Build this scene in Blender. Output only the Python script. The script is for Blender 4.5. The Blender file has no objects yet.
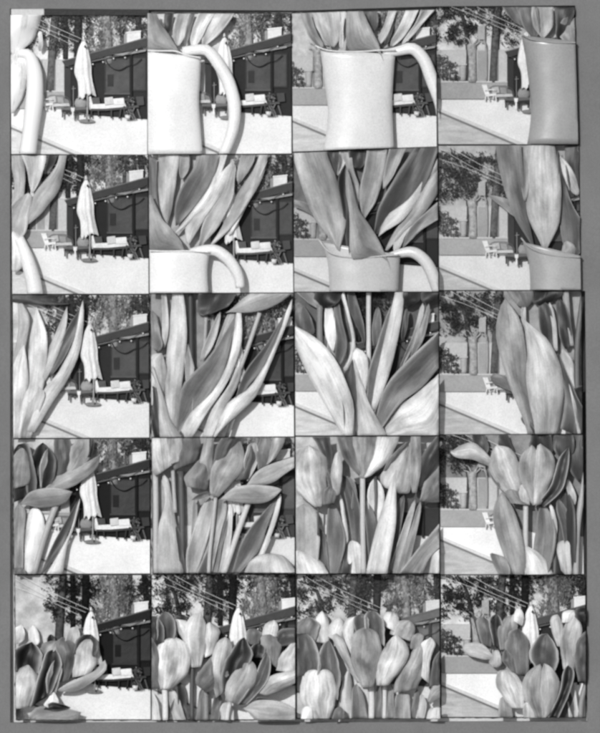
# Contact sheet: twenty small relief prints of tulips in a pitcher before a patio, mounted on a grey board.
import bpy, bmesh, math, random
from mathutils import Vector, noise
rnd = random.Random(7)
SC = bpy.context.scene
COL = SC.collection
U = 0.01                                   # one unit of the drawing = one centimetre

# ---------------------------------------------------------------- camera, world, sun, exposure
cam = bpy.data.cameras.new('camera'); camo = bpy.data.objects.new('camera', cam); COL.objects.link(camo)
camo.location = (0, -120, 0); camo.rotation_euler = (math.radians(90), 0, 0)
cam.sensor_fit = 'VERTICAL'; cam.sensor_height = 24; cam.lens = 24*120/7.33
cam.clip_start = 1; cam.clip_end = 500
SC.camera = camo
SUN_EL, SUN_AZ = 15, 15                    # degrees above the horizon, degrees to the left of the board's normal
w = bpy.data.worlds.new("World"); SC.world = w; w.use_nodes = True
nt = w.node_tree; nt.nodes.clear()
sky = nt.nodes.new('ShaderNodeTexSky'); sky.sky_type = 'NISHITA'; sky.sun_disc = False
sky.sun_elevation = math.radians(SUN_EL); sky.sun_rotation = math.radians(180+SUN_AZ)
bw = nt.nodes.new('ShaderNodeRGBToBW'); bg = nt.nodes.new('ShaderNodeBackground'); bg.inputs[1].default_value = 0.085
wo = nt.nodes.new('ShaderNodeOutputWorld')
nt.links.new(sky.outputs[0], bw.inputs[0]); nt.links.new(bw.outputs[0], bg.inputs[0]); nt.links.new(bg.outputs[0], wo.inputs[0])
sl = bpy.data.lights.new('sun', 'SUN'); sl.energy = 2.45; sl.angle = math.radians(0.6); sl.color = (1, 1, 1)
so = bpy.data.objects.new('sun', sl); COL.objects.link(so)
el, az = math.radians(SUN_EL), math.radians(SUN_AZ)
sd = Vector((-math.sin(az)*math.cos(el), -math.cos(az)*math.cos(el), math.sin(el)))
so.rotation_euler = sd.to_track_quat('Z', 'Y').to_euler()
SC.view_settings.view_transform = 'Standard'; SC.view_settings.look = 'None'
SC.view_settings.exposure = 0.0; SC.view_settings.gamma = 1
SC.cycles.filter_width = 2.9
SC.cycles.max_bounces = 4

# ---------------------------------------------------------------- materials (greys only: black and white paper)
def lin(v):
    v = max(0.0, min(1.0, v))
    return v/12.92 if v <= .04045 else ((v+.055)/1.055)**2.4
class N:
    def __init__(s, name):
        s.m = bpy.data.materials.new(name); s.m.use_nodes = True; s.t = s.m.node_tree; s.t.nodes.clear()
        s.out = s.t.nodes.new('ShaderNodeOutputMaterial'); s.b = s.t.nodes.new('ShaderNodeBsdfPrincipled')
        s.t.links.new(s.b.outputs[0], s.out.inputs[0])
    def n(s, k, **kw):
        x = s.t.nodes.new(k)
        for a, v in kw.items(): setattr(x, a, v)
        return x
    def l(s, a, b): s.t.links.new(a, b)
    def math(s, op, a, b=None, c=None, clamp=False):
        x = s.n('ShaderNodeMath', operation=op); x.use_clamp = clamp
        for i, v in enumerate((a, b, c)):
            if v is None: continue
            if isinstance(v, (int, float)): x.inputs[i].default_value = v
            else: s.l(v, x.inputs[i])
        return x.outputs[0]
    def rng(s, v, a, b, c, d):
        x = s.n('ShaderNodeMapRange')
        for i, q in enumerate((a, b, c, d)): x.inputs[i+1].default_value = q
        s.l(v, x.inputs[0]); return x.outputs[0]
    def noise(s, scale, vec=None, detail=2, rough=.5, dim='3D', wv=None):
        x = s.n('ShaderNodeTexNoise', noise_dimensions=dim); x.inputs['Scale'].default_value = scale
        x.inputs['Detail'].default_value = detail; x.inputs['Roughness'].default_value = rough
        if vec is not None: s.l(vec, x.inputs['Vector'])
        if wv is not None: s.l(wv, x.inputs['W'])
        return x.outputs[0]
    def pos(s): return s.n('ShaderNodeNewGeometry').outputs['Position']
def grain(N_, base):
    """paper grain over everything printed on the sheet"""
    p = N_.pos()
    g = N_.noise(60, p, 2, .7)
    base = N_.math('MULTIPLY', base, N_.rng(g, .25, .75, .87, 1.13))
    g2 = N_.noise(2.2, p, 3, .6)
    return N_.math('MULTIPLY', base, N_.rng(g2, .3, .7, .93, 1.06))
def finish(M, val, rough, spec=.25, bump=None, bs=.3, bd=.01):
    val = M.math('MINIMUM', val, .93)
    M.l(val, M.b.inputs['Base Color'])
    M.b.inputs['Roughness'].default_value = rough; M.b.inputs['Specular IOR Level'].default_value = spec
    if bump is not None:
        bn = M.n('ShaderNodeBump'); bn.inputs['Strength'].default_value = bs; bn.inputs['Distance'].default_value = bd
        M.l(bump, bn.inputs['Height']); M.l(bn.outputs[0], M.b.inputs['Normal'])
    return M.m
def organic(name, s_lo, s_hi, mott, rough, freq):
    M = N(name); oi = M.n('ShaderNodeObjectInfo')
    sep = M.n('ShaderNodeSeparateColor'); M.l(oi.outputs['Color'], sep.inputs[0]); base = sep.outputs[0]
    uv = M.n('ShaderNodeUVMap', uv_map='UVMap'); rel = M.n('ShaderNodeUVMap', uv_map='rel')
    su = M.n('ShaderNodeSeparateXYZ'); M.l(uv.outputs[0], su.inputs[0])
    sr = M.n('ShaderNodeSeparateXYZ'); M.l(rel.outputs[0], sr.inputs[0])
    cv = M.n('ShaderNodeCombineXYZ')
    M.l(M.math('MULTIPLY', su.outputs[0], freq), cv.inputs[0]); M.l(M.math('MULTIPLY', su.outputs[1], .022), cv.inputs[1])
    M.l(M.math('MULTIPLY', oi.outputs['Random'], 50), cv.inputs[2])
    st = M.noise(1.0, cv.outputs[0], 3, .6)
    cv2 = M.n('ShaderNodeCombineXYZ')
    M.l(M.math('MULTIPLY', su.outputs[0], .11), cv2.inputs[0]); M.l(M.math('MULTIPLY', su.outputs[1], .030), cv2.inputs[1])
    M.l(M.math('MULTIPLY', oi.outputs['Random'], 90), cv2.inputs[2])
    mo = M.noise(1.0, cv2.outputs[0], 3, .55)
    v = M.math('MULTIPLY', base, M.rng(st, .3, .7, s_lo, s_hi))
    v = M.math('MULTIPLY', v, M.rng(mo, .3, .7, 1-mott, 1+mott))  # random mottle, also painting in shadow blotches and highlights
    d = M.math('ABSOLUTE', M.math('SUBTRACT', M.math('MULTIPLY', sr.outputs[0], 2), 1))
    rib = M.rng(d, 0, .10, .86, 1.0)                              # darker midrib line
    v = M.math('MULTIPLY', v, rib)
    e = M.math('MULTIPLY', M.math('MULTIPLY', M.math('POWER', d, 5), .8), oi.outputs['Alpha'])      # pale margin of the petal or leaf
    mx = M.n('ShaderNodeMix', data_type='FLOAT'); M.l(e, mx.inputs[0]); M.l(v, mx.inputs[2]); mx.inputs[3].default_value = .72
    v = grain(M, mx.outputs[0])
    return finish(M, v, rough, .3, st, .35, .010)
def plain(name, rough, spec=.12, amp=.1, sc=9, bump=True):
    M = N(name); oi = M.n('ShaderNodeObjectInfo')
    sep = M.n('ShaderNodeSeparateColor'); M.l(oi.outputs['Color'], sep.inputs[0])
    n = M.noise(sc, M.pos(), 4, .6)
    v = M.math('MULTIPLY', sep.outputs[0], M.rng(n, .3, .7, 1-amp, 1+amp))
    v = grain(M, v)
    return finish(M, v, rough, spec, n if bump else None, .3, .01)
MAT = {}
MAT['leaf'] = organic('tulip_leaf_skin', .84, 1.14, .40, .42, .8)
MAT['petal'] = organic('tulip_petal_skin', .78, 1.20, .58, .42, .8)
MAT['ceramic'] = plain('glazed_stoneware', .28, .5, .07, 1.6, False)
MAT['paint'] = plain('painted_surface', .7, .2, .10, 9)
MAT['cloth'] = plain('woven_cloth', .9, .1, .10, 16)
MAT['plaster'] = plain('rough_plaster', .9, .1, .06, 3, False)
MAT['bark'] = plain('tree_bark', .9, .1, .45, 26)
MAT['print'] = plain('print_emulsion', .55, .3, .35, 30)
MAT['board'] = plain('grey_board', .9, .1, .012, 3)
MAT['glass'] = plain('window_glass', .35, .25, .30, 7)
def sky_mat():
    M = N('bright_sky'); oi = M.n('ShaderNodeObjectInfo'); sep = M.n('ShaderNodeSeparateColor'); M.l(oi.outputs['Color'], sep.inputs[0])
    n = M.noise(6, M.pos(), 5, .6)
    v = M.math('MULTIPLY', sep.outputs[0], M.rng(n, .35, .65, .62, 1.1))
    return finish(M, grain(M, v), .9, .1)
MAT['sky'] = sky_mat()
def foliage_mat():
    M = N('foliage_leaves'); oi = M.n('ShaderNodeObjectInfo'); sep = M.n('ShaderNodeSeparateColor'); M.l(oi.outputs['Color'], sep.inputs[0])
    r = M.n('ShaderNodeNewGeometry').outputs['Random Per Island']
    k = M.math('POWER', r, 3.2)
    v = M.math('MULTIPLY', sep.outputs[0], M.rng(k, 0, 1, .7, 2.1))
    n = M.noise(5, M.pos(), 3, .6)
    v = M.math('MULTIPLY', v, M.rng(n, .35, .65, .6, 1.4))
    return finish(M, grain(M, v), .8, .1)
MAT['foliage'] = foliage_mat()
def water_mat():
    M = N('pool_water'); oi = M.n('ShaderNodeObjectInfo'); sep = M.n('ShaderNodeSeparateColor'); M.l(oi.outputs['Color'], sep.inputs[0])
    mp = M.n('ShaderNodeMapping'); mp.inputs['Scale'].default_value = (3, 3, 14); M.l(M.pos(), mp.inputs[0])
    n = M.noise(1.6, mp.outputs[0], 4, .6)
    v = M.math('MULTIPLY', sep.outputs[0], M.rng(n, .3, .7, .75, 1.2))
    return finish(M, grain(M, v), .12, .5, n, .15, .01)
MAT['water'] = water_mat()

# ---------------------------------------------------------------- helpers
def W(x, y, z): return ((x-300)*U, -z*U, (366.5-y)*U)
def empty(name, x, y, z):
    o = bpy.data.objects.new(name, None); COL.objects.link(o); o.location = W(x, y, z); o.empty_display_size = .05
    return o
def tag(o, label=None, cat=None, group=None, kind=None):
    if label: o['label'] = label
    if cat: o['category'] = cat
    if group: o['group'] = group
    if kind: o['kind'] = kind
    return o
def parse(s): return [tuple(float(q) for q in p.split(',')) for p in s.split()]
def clip_bm(bm, quad, fill=True):
    """trim a relief to the edges of its print; quad = TL, TR, BR, BL in drawing units"""
    xs = [v.co.x for v in bm.verts]; zs = [v.co.z for v in bm.verts]
    if not xs: return
    big = [f for f in bm.faces if len(f.verts) > 4]
    if big: bmesh.ops.triangulate(bm, faces=big)
    cx = sum(q[0] for q in quad)/4; cy = sum(q[1] for q in quad)/4; cc = Vector(W(cx, cy, 0))
    for i in range(4):
        a = Vector(W(*quad[i], 0)); b = Vector(W(*quad[(i+1) % 4], 0))
        d = (b-a).normalized(); n = Vector((d.z, 0, -d.x))
        if (cc-a).dot(n) > 0: n = -n                             # outward
        if all((v.co-a).dot(n) < 1e-6 for v in bm.verts): continue
        bmesh.ops.bisect_plane(bm, geom=bm.verts[:]+bm.edges[:]+bm.faces[:], dist=1e-6, plane_co=a, plane_no=n, clear_outer=True)
        if not bm.verts: return
        be = [e for e in bm.edges if e.is_boundary and all(abs((v.co-a).dot(n)) < 1e-4 for v in e.verts)]
        if be and fill: bmesh.ops.holes_fill(bm, edges=be, sides=0)
def link(name, bm, mat, tone, parent=None, alpha=0.0, smooth=False):
    if not bm.faces: bm.free(); return None
    me = bpy.data.meshes.new(name)
    bm.normal_update(); bm.to_mesh(me); bm.free()
    o = bpy.data.objects.new(name, me); COL.objects.link(o)
    me.materials.append(MAT[mat]); t = lin(tone); o.color = (t, t, t, alpha)
    if smooth: me.polygons.foreach_set('use_smooth', [True]*len(me.polygons))
    if parent:
        o.parent = parent; off = Vector(parent.location)
        if parent.parent: off = off + Vector(parent.parent.location)
        for v in me.vertices: v.co -= off
    else:
        n = len(me.vertices)                                     # origin at the base of the mesh
        c = Vector((sum(v.co.x for v in me.vertices)/n, sum(v.co.y for v in me.vertices)/n, min(v.co.z for v in me.vertices)))
        for v in me.vertices: v.co -= c
        o.location = c
    return o
def catmull(P, n):
    if len(P) == 2: P = [P[0], ((P[0][0]+P[1][0])/2, (P[0][1]+P[1][1])/2), P[1]]
    Q = []
    for i in range(len(P)-1):
        p0 = P[max(i-1, 0)]; p1 = P[i]; p2 = P[i+1]; p3 = P[min(i+2, len(P)-1)]
        for k in range(10):
            t = k/10
            Q.append(tuple(.5*(2*p1[j]+(p2[j]-p0[j])*t+(2*p0[j]-5*p1[j]+4*p2[j]-p3[j])*t*t+(3*p1[j]-p0[j]-3*p2[j]+p3[j])*t**3) for j in (0, 1)))
    Q.append(P[-1])
    d = [0]
    for a, b in zip(Q, Q[1:]): d.append(d[-1]+math.hypot(b[0]-a[0], b[1]-a[1]))
    L = d[-1] or 1; out = []; j = 0
    for i in range(n):
        s = L*i/(n-1)
        while j < len(d)-2 and d[j+1] < s: j += 1
        t = (s-d[j])/((d[j+1]-d[j]) or 1)
        out.append((Q[j][0]+(Q[j+1][0]-Q[j][0])*t, Q[j][1]+(Q[j+1][1]-Q[j][1])*t))
    return out, L
def loft(Lp, Rp, z, prof='b', amp=.2, tilt=0, thick=1.2, rows=16, cols=8, pleat=0, wave=.5, closed_tip=True, arch=1.2, rag=0, closed_base=False, twist=0):
    """a curved blade between two edge lines: front and back skins joined by a rim"""
    l, La = catmull(Lp, rows); r, Ra = catmull(Rp, rows)
    d = math.hypot(l[-1][0]-r[-1][0], l[-1][1]-r[-1][1])
    if closed_tip:                                               # round the tip
        for i in range(rows):
            v = i/(rows-1)
            if v > .82:
                k = 1-math.sqrt(max(0, 1-((v-.82)/.18)**2))
                cx, cy = (l[i][0]+r[i][0])/2, (l[i][1]+r[i][1])/2
                k *= .98
                l[i] = (l[i][0]+(cx-l[i][0])*k, l[i][1]+(cy-l[i][1])*k); r[i] = (r[i][0]+(cx-r[i][0])*k, r[i][1]+(cy-r[i][1])*k)
    if closed_base:
        for i in range(rows):
            v = i/(rows-1)
            if v < .3:
                k = (1-v/.3)**2*.75; cx, cy = (l[i][0]+r[i][0])/2, (l[i][1]+r[i][1])/2
                l[i] = (l[i][0]+(cx-l[i][0])*k, l[i][1]+(cy-l[i][1])*k); r[i] = (r[i][0]+(cx-r[i][0])*k, r[i][1]+(cy-r[i][1])*k)
    if rag:                                                      # uneven margins
        s0 = rnd.random()*50; w0 = max(math.hypot(a[0]-b[0], a[1]-b[1]) for a, b in zip(l, r))
        for i in range(1, rows):
            k = rag*w0*min(1, i/3)
            n1 = noise.noise(Vector((i*.45, s0, 0))); n2 = noise.noise(Vector((i*.45, s0, 9))); n3 = noise.noise(Vector((i*.2, s0, 5)))
            l[i] = (l[i][0]+k*(n1+n3), l[i][1]+k*.4*n2); r[i] = (r[i][0]+k*(n2+n3), r[i][1]+k*.4*n1)
    ws = [math.hypot(a[0]-b[0], a[1]-b[1]) for a, b in zip(l, r)]; wm = sum(ws)/rows; LL = (La+Ra)/2
    bm = bmesh.new(); uv = bm.loops.layers.uv.new('UVMap'); rel = bm.loops.layers.uv.new('rel')
    sd_ = rnd.random()*100; tw0 = rnd.random()*6; F = []; B = []
    for i in range(rows):
        v = i/(rows-1); fr = []; br = []
        h = min(amp*ws[i], 6.5)
        for j in range(cols+1):
            u = j/cols; s = 2*u-1
            x = l[i][0]+(r[i][0]-l[i][0])*u; y = l[i][1]+(r[i][1]-l[i][1])*u
            if prof == 'b': zz = h*(1-s*s)
            elif prof == 'v': zz = h*(1-abs(s)**1.4)*-1+h
            elif prof == 'c': zz = h*s*s
            elif prof == 'k': zz = h*(1-abs(s))
            elif prof == 'y': zz = min(.5*ws[i], 11)*math.sqrt(max(0, 1-s*s*.97))
            else: zz = 0
            zz += arch*math.sin(math.pi*v) + (tilt+twist*math.sin(v*4.2+tw0))*s*ws[i]/2
            if pleat: zz += .9*math.sin(u*pleat*2*math.pi)*(.4+.6*(1-v))
            zz += wave*noise.noise(Vector((x*.12, y*.09, sd_)))*1.6
            fr.append((bm.verts.new(W(x, y, z+zz)), u, v)); br.append((bm.verts.new(W(x, y, z+zz-thick)), u, v))
        F.append(fr); B.append(br)
    def face(q):
        try: f = bm.faces.new([a[0] for a in q])
        except ValueError: return
        for lp, a in zip(f.loops, q):
            lp[uv].uv = (a[1]*wm, a[2]*LL); lp[rel].uv = (a[1], a[2])
    for i in range(rows-1):
        for j in range(cols):
            face((F[i][j], F[i][j+1], F[i+1][j+1], F[i+1][j])); face((B[i+1][j], B[i+1][j+1], B[i][j+1], B[i][j]))
        face((F[i+1][0], B[i+1][0], B[i][0], F[i][0])); face((F[i][cols], B[i][cols], B[i+1][cols], F[i+1][cols]))
    for j in range(cols):
        face((F[0][j], B[0][j], B[0][j+1], F[0][j+1])); face((F[-1][j+1], B[-1][j+1], B[-1][j], F[-1][j]))
    return bm
def tube(P, rads, z, zs=None, seg=10, n=22):
    p, L = catmull(P, n); bm = bmesh.new(); rings = []
    for i in range(n):
        a = p[max(i-1, 0)]; b = p[min(i+1, n-1)]; t = math.hypot(b[0]-a[0], b[1]-a[1]) or 1
        nx, ny = -(b[1]-a[1])/t, (b[0]-a[0])/t; v = i/(n-1)
        k = v*(len(rads)-1); q = int(min(k, len(rads)-2)) if len(rads) > 1 else 0
        r = rads[q]+(rads[q+1]-rads[q])*(k-q) if len(rads) > 1 else rads[0]
        zc = z if not zs else z+zs*math.sin(math.pi*v)
        rings.append([bm.verts.new(W(p[i][0]+nx*r*math.cos(f), p[i][1]+ny*r*math.cos(f), zc+r*.8*math.sin(f))) for f in [2*math.pi*m/seg for m in range(seg)]])
    for a, b in zip(rings, rings[1:]):
        for m in range(seg): bm.faces.new((a[m], a[(m+1) % seg], b[(m+1) % seg], b[m]))
    bm.faces.new(rings[0]); bm.faces.new(rings[-1])
    bmesh.ops.recalc_face_normals(bm, faces=bm.faces)
    return bm
def prism(P, z0, z1, bev=0.0):
    bm = bmesh.new()
    a = [bm.verts.new(W(x, y, z1)) for x, y in P]; b = [bm.verts.new(W(x, y, z0)) for x, y in P]
    bm.faces.new(a); bm.faces.new(b[::-1])
    for i in range(len(P)): bm.faces.new((a[i], b[i], b[(i+1) % len(P)], a[(i+1) % len(P)]))
    bmesh.ops.recalc_face_normals(bm, faces=bm.faces)
    if bev:
        try: bmesh.ops.bevel(bm, geom=[e for e in bm.edges], offset=bev*U, segments=2, affect='EDGES', profile=.5)
        except Exception: pass
    return bm
def disc(cx, cy, rx, ry, z0, z1, n=16):
    return prism([(cx+rx*math.cos(2*math.pi*i/n), cy+ry*math.sin(2*math.pi*i/n)) for i in range(n)], z0, z1)
def leaves(regions, n, size, z0, z1, seed, droop=False):
    """hundreds of small separate leaf faces spread through ellipses (cx, cy, rx, ry)"""
    R = random.Random(seed); bm = bmesh.new(); tot = sum(r[2]*r[3] for r in regions)
    for (cx, cy, rx, ry) in regions:
        cl = [(cx+R.uniform(-.9, .9)*rx, cy+R.uniform(-.9, .9)*ry) for _ in range(14)]
        for k in range(int(n*rx*ry/tot)):
            if R.random() < .84:
                c = R.choice(cl); x = c[0]+R.gauss(0, .15)*rx; y = c[1]+R.gauss(0, .15)*ry
            else:
                a = R.uniform(0, 6.28); q = math.sqrt(R.random()); x = cx+q*rx*math.cos(a); y = cy+q*ry*math.sin(a)
            s = R.uniform(.5, 1.5)*size; a = R.gauss(1.57, .3) if droop else R.uniform(0, 3.14); z = R.uniform(z0, z1)
            dx, dy = math.cos(a)*s, math.sin(a)*s; t = R.uniform(.25, .6); ex, ey = -dy*t, dx*t; tz = R.uniform(-.6, .6)*s
            vs = [bm.verts.new(W(*p)) for p in ((x-dx, y-dy, z), (x+ex, y+ey, z+tz), (x+dx, y+dy, z+R.uniform(-.5, .5)), (x-ex, y-ey, z-tz*.3))]
            bm.faces.new(vs)
    return bm

# ---------------------------------------------------------------- the twenty prints: edges (TL TR BR BL) and where the umbrella top falls in each
ROWS = ['top', 'second', 'middle', 'fourth', 'bottom']; ORD = ['first', 'second', 'third', 'fourth']
def where(r, c): return 'in the %s print of the %s row' % (ORD[c], ROWS[r])
QUAD = {
 (0,0): "11,15.3 147.3,15.6 147.3,154.6 11.5,154", (0,1): "147.9,14 291,14 291.4,153.4 148.2,154.4", (0,2): "291.9,13.6 435.6,10.2 436.6,146.4 293,151.6", (0,3): "436.2,7.2 573.8,7.4 577.8,144.3 438.4,144.2",
 (1,0): "12,155.6 148,155.2 148.6,293.6 12.5,293.8", (1,1): "149.2,155 292,155.2 293.2,292.4 150,293", (1,2): "294,153.7 437,147.2 438,291.4 294.2,291.6", (1,3): "438.7,146 578.6,145.4 580.2,290 439.2,290",
 (2,0): "13,295.3 148.6,295.3 149.3,437.4 14,438", (2,1): "151,294 293,293.5 294,436.4 152,437", (2,2): "295,292.6 438,292 438.5,435 295.5,435.4", (2,3): "439.2,291.3 580.6,291 581.9,433.6 439.7,434.2",
 (3,0): "14,439.4 149.6,438.8 150,573.3 14.5,573.6", (3,1): "152.3,438 294.2,437.6 294.6,572.2 153.4,572.8", (3,2): "295.7,437 438.6,436.2 439.1,572.8 296.2,573.2", (3,3): "440,434.9 582.4,434.7 583.4,574 440.6,574.2",
 (4,0): "15.2,575.4 150.1,575.2 150.6,719.2 16.6,719.2", (4,1): "152,575.2 294.8,574.6 295.2,719 152,719.6", (4,2): "297.2,574.8 439,574.3 439.8,717.8 297.2,717.8", (4,3): "441,575.3 584.8,575.4 585.3,716.8 441.6,716.8"}
QUAD = {k: parse(v) for k, v in QUAD.items()}
APEX = {(0,0):(84.3,39.5),(0,1):(225,36),(0,2):(373,36),(0,3):(527,30),(1,0):(86.75,178.5),(1,1):(230.5,183.5),(1,2):(377.5,187.5),(1,3):(527.5,186),
 (2,0):(90.5,322.5),(2,1):(235.5,325.5),(2,2):(377.5,322),(2,3):(528,322.5),(3,0):(89.75,460),(3,1):(233.5,457.5),(3,2):(376,457),(3,3):(527.5,457.5),
 (4,0):(91.75,609.6),(4,1):(239,606),(4,2):(383,608),(4,3):(531,604)}
# origin and scale in which the shapes of each print are written down
ZO = {(0,0):(8,6,4.138),(0,1):(145,6,3.974),(0,2):(289,6,3.974),(0,3):(433,2,3.974),(1,0):(8,148,4),(1,1):(146,148,4),(1,2):(290,145,4),(1,3):(435,141,4),
 (2,0):(8,290,4),(2,1):(146,290,4),(2,2):(290,288,4),(2,3):(435,286,4),(3,0):(8,432,4),(3,1):(146,430,4),(3,2):(290,430,4),(3,3):(435,430,4),
 (4,0):(8,571,4),(4,1):(146,571,4),(4,2):(290,571,4),(4,3):(438,571,4)}
# contrast of each print: tone -> lift + gain * tone
TONE = {(0,0):(.09,.93),(0,1):(.07,.92),(0,2):(.08,.86),(0,3):(.03,.90),(1,0):(.04,.93),(1,1):(.08,.88),(1,2):(.05,.84),(1,3):(.08,.84),
 (2,0):(.06,.9),(2,1):(.01,.98),(2,2):(.02,.97),(2,3):(.03,.93),(3,0):(-.03,1.02),(3,1):(.13,.78),(3,2):(.03,.95),(3,3):(.01,1.0),
 (4,0):(-.09,1.08),(4,1):(-.04,1.04),(4,2):(.09,.84),(4,3):(-.05,1.04)}
CUR = None
def T(t):
    a, b = TONE[CUR]; t += .04*math.sin(2*math.pi*(t-.5)); return max(.02, a+b*t)
def edge_dist(P):
    """distance inward from each side of the print, with the outward normal of that side"""
    q = QUAD[CUR]; out = []
    for i in range(4):
        a, b = q[i], q[(i+1) % 4]; dx, dy = b[0]-a[0], b[1]-a[1]; L = math.hypot(dx, dy); nx, ny = dy/L, -dx/L
        out.append((-(P[0]-a[0])*nx-(P[1]-a[1])*ny, nx, ny))
    return out
def push(P):
    """let shapes that reach the edge of the print run past it; they are trimmed there"""
    out = []
    for x, y in P:
        X, Y = x, y
        for d, nx, ny in edge_dist((x, y)):
            if d < 2.7: X += 5*nx; Y += 5*ny
        out.append((X, Y))
    return out
def loc(s):
    ox, oy, k = ZO[CUR]; return push([(ox+x/k, oy+y/k) for x, y in parse(s)])
def outside(P): return min(d[0] for d in edge_dist(P)) < 1
def mm(s):                                                       # background drawing -> this print
    ax, ay = APEX[CUR]
    P = parse(s) if isinstance(s, str) else s
    return [(ax+(x-315)/4, ay+(y-122)/4) for x, y in P]
# ---------------------------------------------------------------- the grey board, the paper under the prints
def board():
    bm = prism([(-1200, -900), (1800, -900), (1800, 1650), (-1200, 1650)], -8, -3)
    tag(link('mounting_board', bm, 'board', .475), kind='structure')
    a = [(10.2, 8.6), (300, 10.8), (436, 6.6), (575, 5.8), (579.2, 146), (581, 291), (584.8, 291), (586, 434), (586.6, 575), (587, 720.8), (300, 721.8), (10.6, 722.2)]
    A = [(-1200, -900), (1800, -900), (1800, 1650), (-1200, 1650)]
    def mz(x, y): return max(4, min(22, 11.5+4.2*((x-300)/300+(y-366)/366)))
    bm = bmesh.new()                                             # mat added round the sheet, raised and sloped to shorten cast shadows
    for P in ([A[0], A[1], a[3], a[2], a[1], a[0]], [A[1], A[2], a[9], a[8], a[7], a[6], a[5], a[4], a[3]], [A[2], A[3], a[11], a[10], a[9]], [A[3], A[0], a[0], a[11]]):
        f = [bm.verts.new(W(x, y, mz(x, y))) for x, y in P]; bm.faces.new(f)
    for p, q in zip(a, a[1:]+a[:1]):
        bm.faces.new([bm.verts.new(W(*p, mz(*p))), bm.verts.new(W(*q, mz(*q))), bm.verts.new(W(*q, -3)), bm.verts.new(W(*p, -3))])
    bmesh.ops.remove_doubles(bm, verts=bm.verts, dist=1e-5); bmesh.ops.triangulate(bm, faces=bm.faces); bmesh.ops.recalc_face_normals(bm, faces=bm.faces)
    tag(link('added_mat', bm, 'board', .475), kind='structure')
    bm = prism([(11, 11), (44, 9.5), (45, 15), (149, 15), (300, 12), (574, 7), (576, 100), (585, 500), (588, 723), (300, 724), (9, 724), (9, 300)], -1.9, -.9)
    tag(link('backing_sheet', bm, 'board', .80), 'thin pale backing sheet showing at the left and bottom rims of the prints', 'paper sheet')
    bm = prism([(44.5, 9.5), (149, 10.2), (149.2, 15.6), (44.5, 15.4)], 3, 10.4)
    tag(link('film_strip', bm, 'print', .13), 'black strip of film lying above the first print of the top row', 'film strip')
    bm = prism([(11.5, 9.3), (44.3, 9.2), (44.3, 15.2), (11.5, 15)], 3, 10.6)
    tag(link('paper_scrap', bm, 'board', .80), 'short pale scrap of paper at the top left corner of the sheet', 'paper scrap')
    for P in ("581.6,293 584.6,292 585.6,433 582.6,433", "150.2,295 151.2,295 153,572 150.6,572", "583.6,435 585.4,435 586,574 584,574"):
        pass
def contact_print(rc):
    q = QUAD[rc]; R = random.Random(rc[0]*7+rc[1]); P = []
    cx = sum(p[0] for p in q)/4; cy = sum(p[1] for p in q)/4
    ex = [(-1, -1), (1, -1), (1, 1), (-1, 1)]
    off = .75; C = [(p[0]+e[0]*off, p[1]+e[1]*off) for p, e in zip(q, ex)]
    if rc[0] in (2,) and rc[1] == 3: C[1] = (584.4, C[1][1]); C[2] = (585.4, C[2][1])
    if rc == (3,3): C[1] = (585, C[1][1]); C[2] = (585.6, C[2][1])
    for i in range(4):
        a, b = C[i], C[(i+1) % 4]; dx, dy = b[0]-a[0], b[1]-a[1]; L = math.hypot(dx, dy); nx, ny = dy/L, -dx/L
        for k in range(45):
            t = k/45; j = abs(R.gauss(0, .28)) if k else 0
            if R.random() < .12: j += .5
            P.append((a[0]+dx*t+nx*j, a[1]+dy*t+ny*j))
    bm = prism(P, -.8, .9 + .05*((rc[0]+rc[1]) % 2))
    o = link('contact_print', bm, 'print', .07)
    tag(o, 'black edged paper of the %s print of the %s row' % (ORD[rc[1]], ROWS[rc[0]]), 'photo print', 'contact prints mounted in a grid')

def part(name, bm, mat, tone, parent, smooth=False, alpha=0.0):
    clip_bm(bm, QUAD[CUR]); return link(name, bm, mat, T(tone), parent, alpha, smooth)
def setting(name, bm, mat, tone):
    clip_bm(bm, QUAD[CUR]); o = link(name, bm, mat, T(tone))
    if o: o['kind'] = 'structure'
    return o
def root(name, at, z, label, cat, group):
    p = mm([at])[0]; o = empty(name, p[0], p[1], z)
    return tag(o, label+' '+where(*CUR), cat, group)
def prune(o):
    if not o.children: bpy.data.objects.remove(o)
def bx(x0, y0, x1, y1): return [(x0, y0), (x1, y0), (x1, y1), (x0, y1)]
def jag(x0, y0, x1, y1, n=9, a=2.0, R=rnd):
    return [(x0+(x1-x0)*i/n+R.uniform(-a, a)*.5, y0+(y1-y0)*i/n+R.uniform(-a, a)) for i in range(n+1)]

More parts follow.
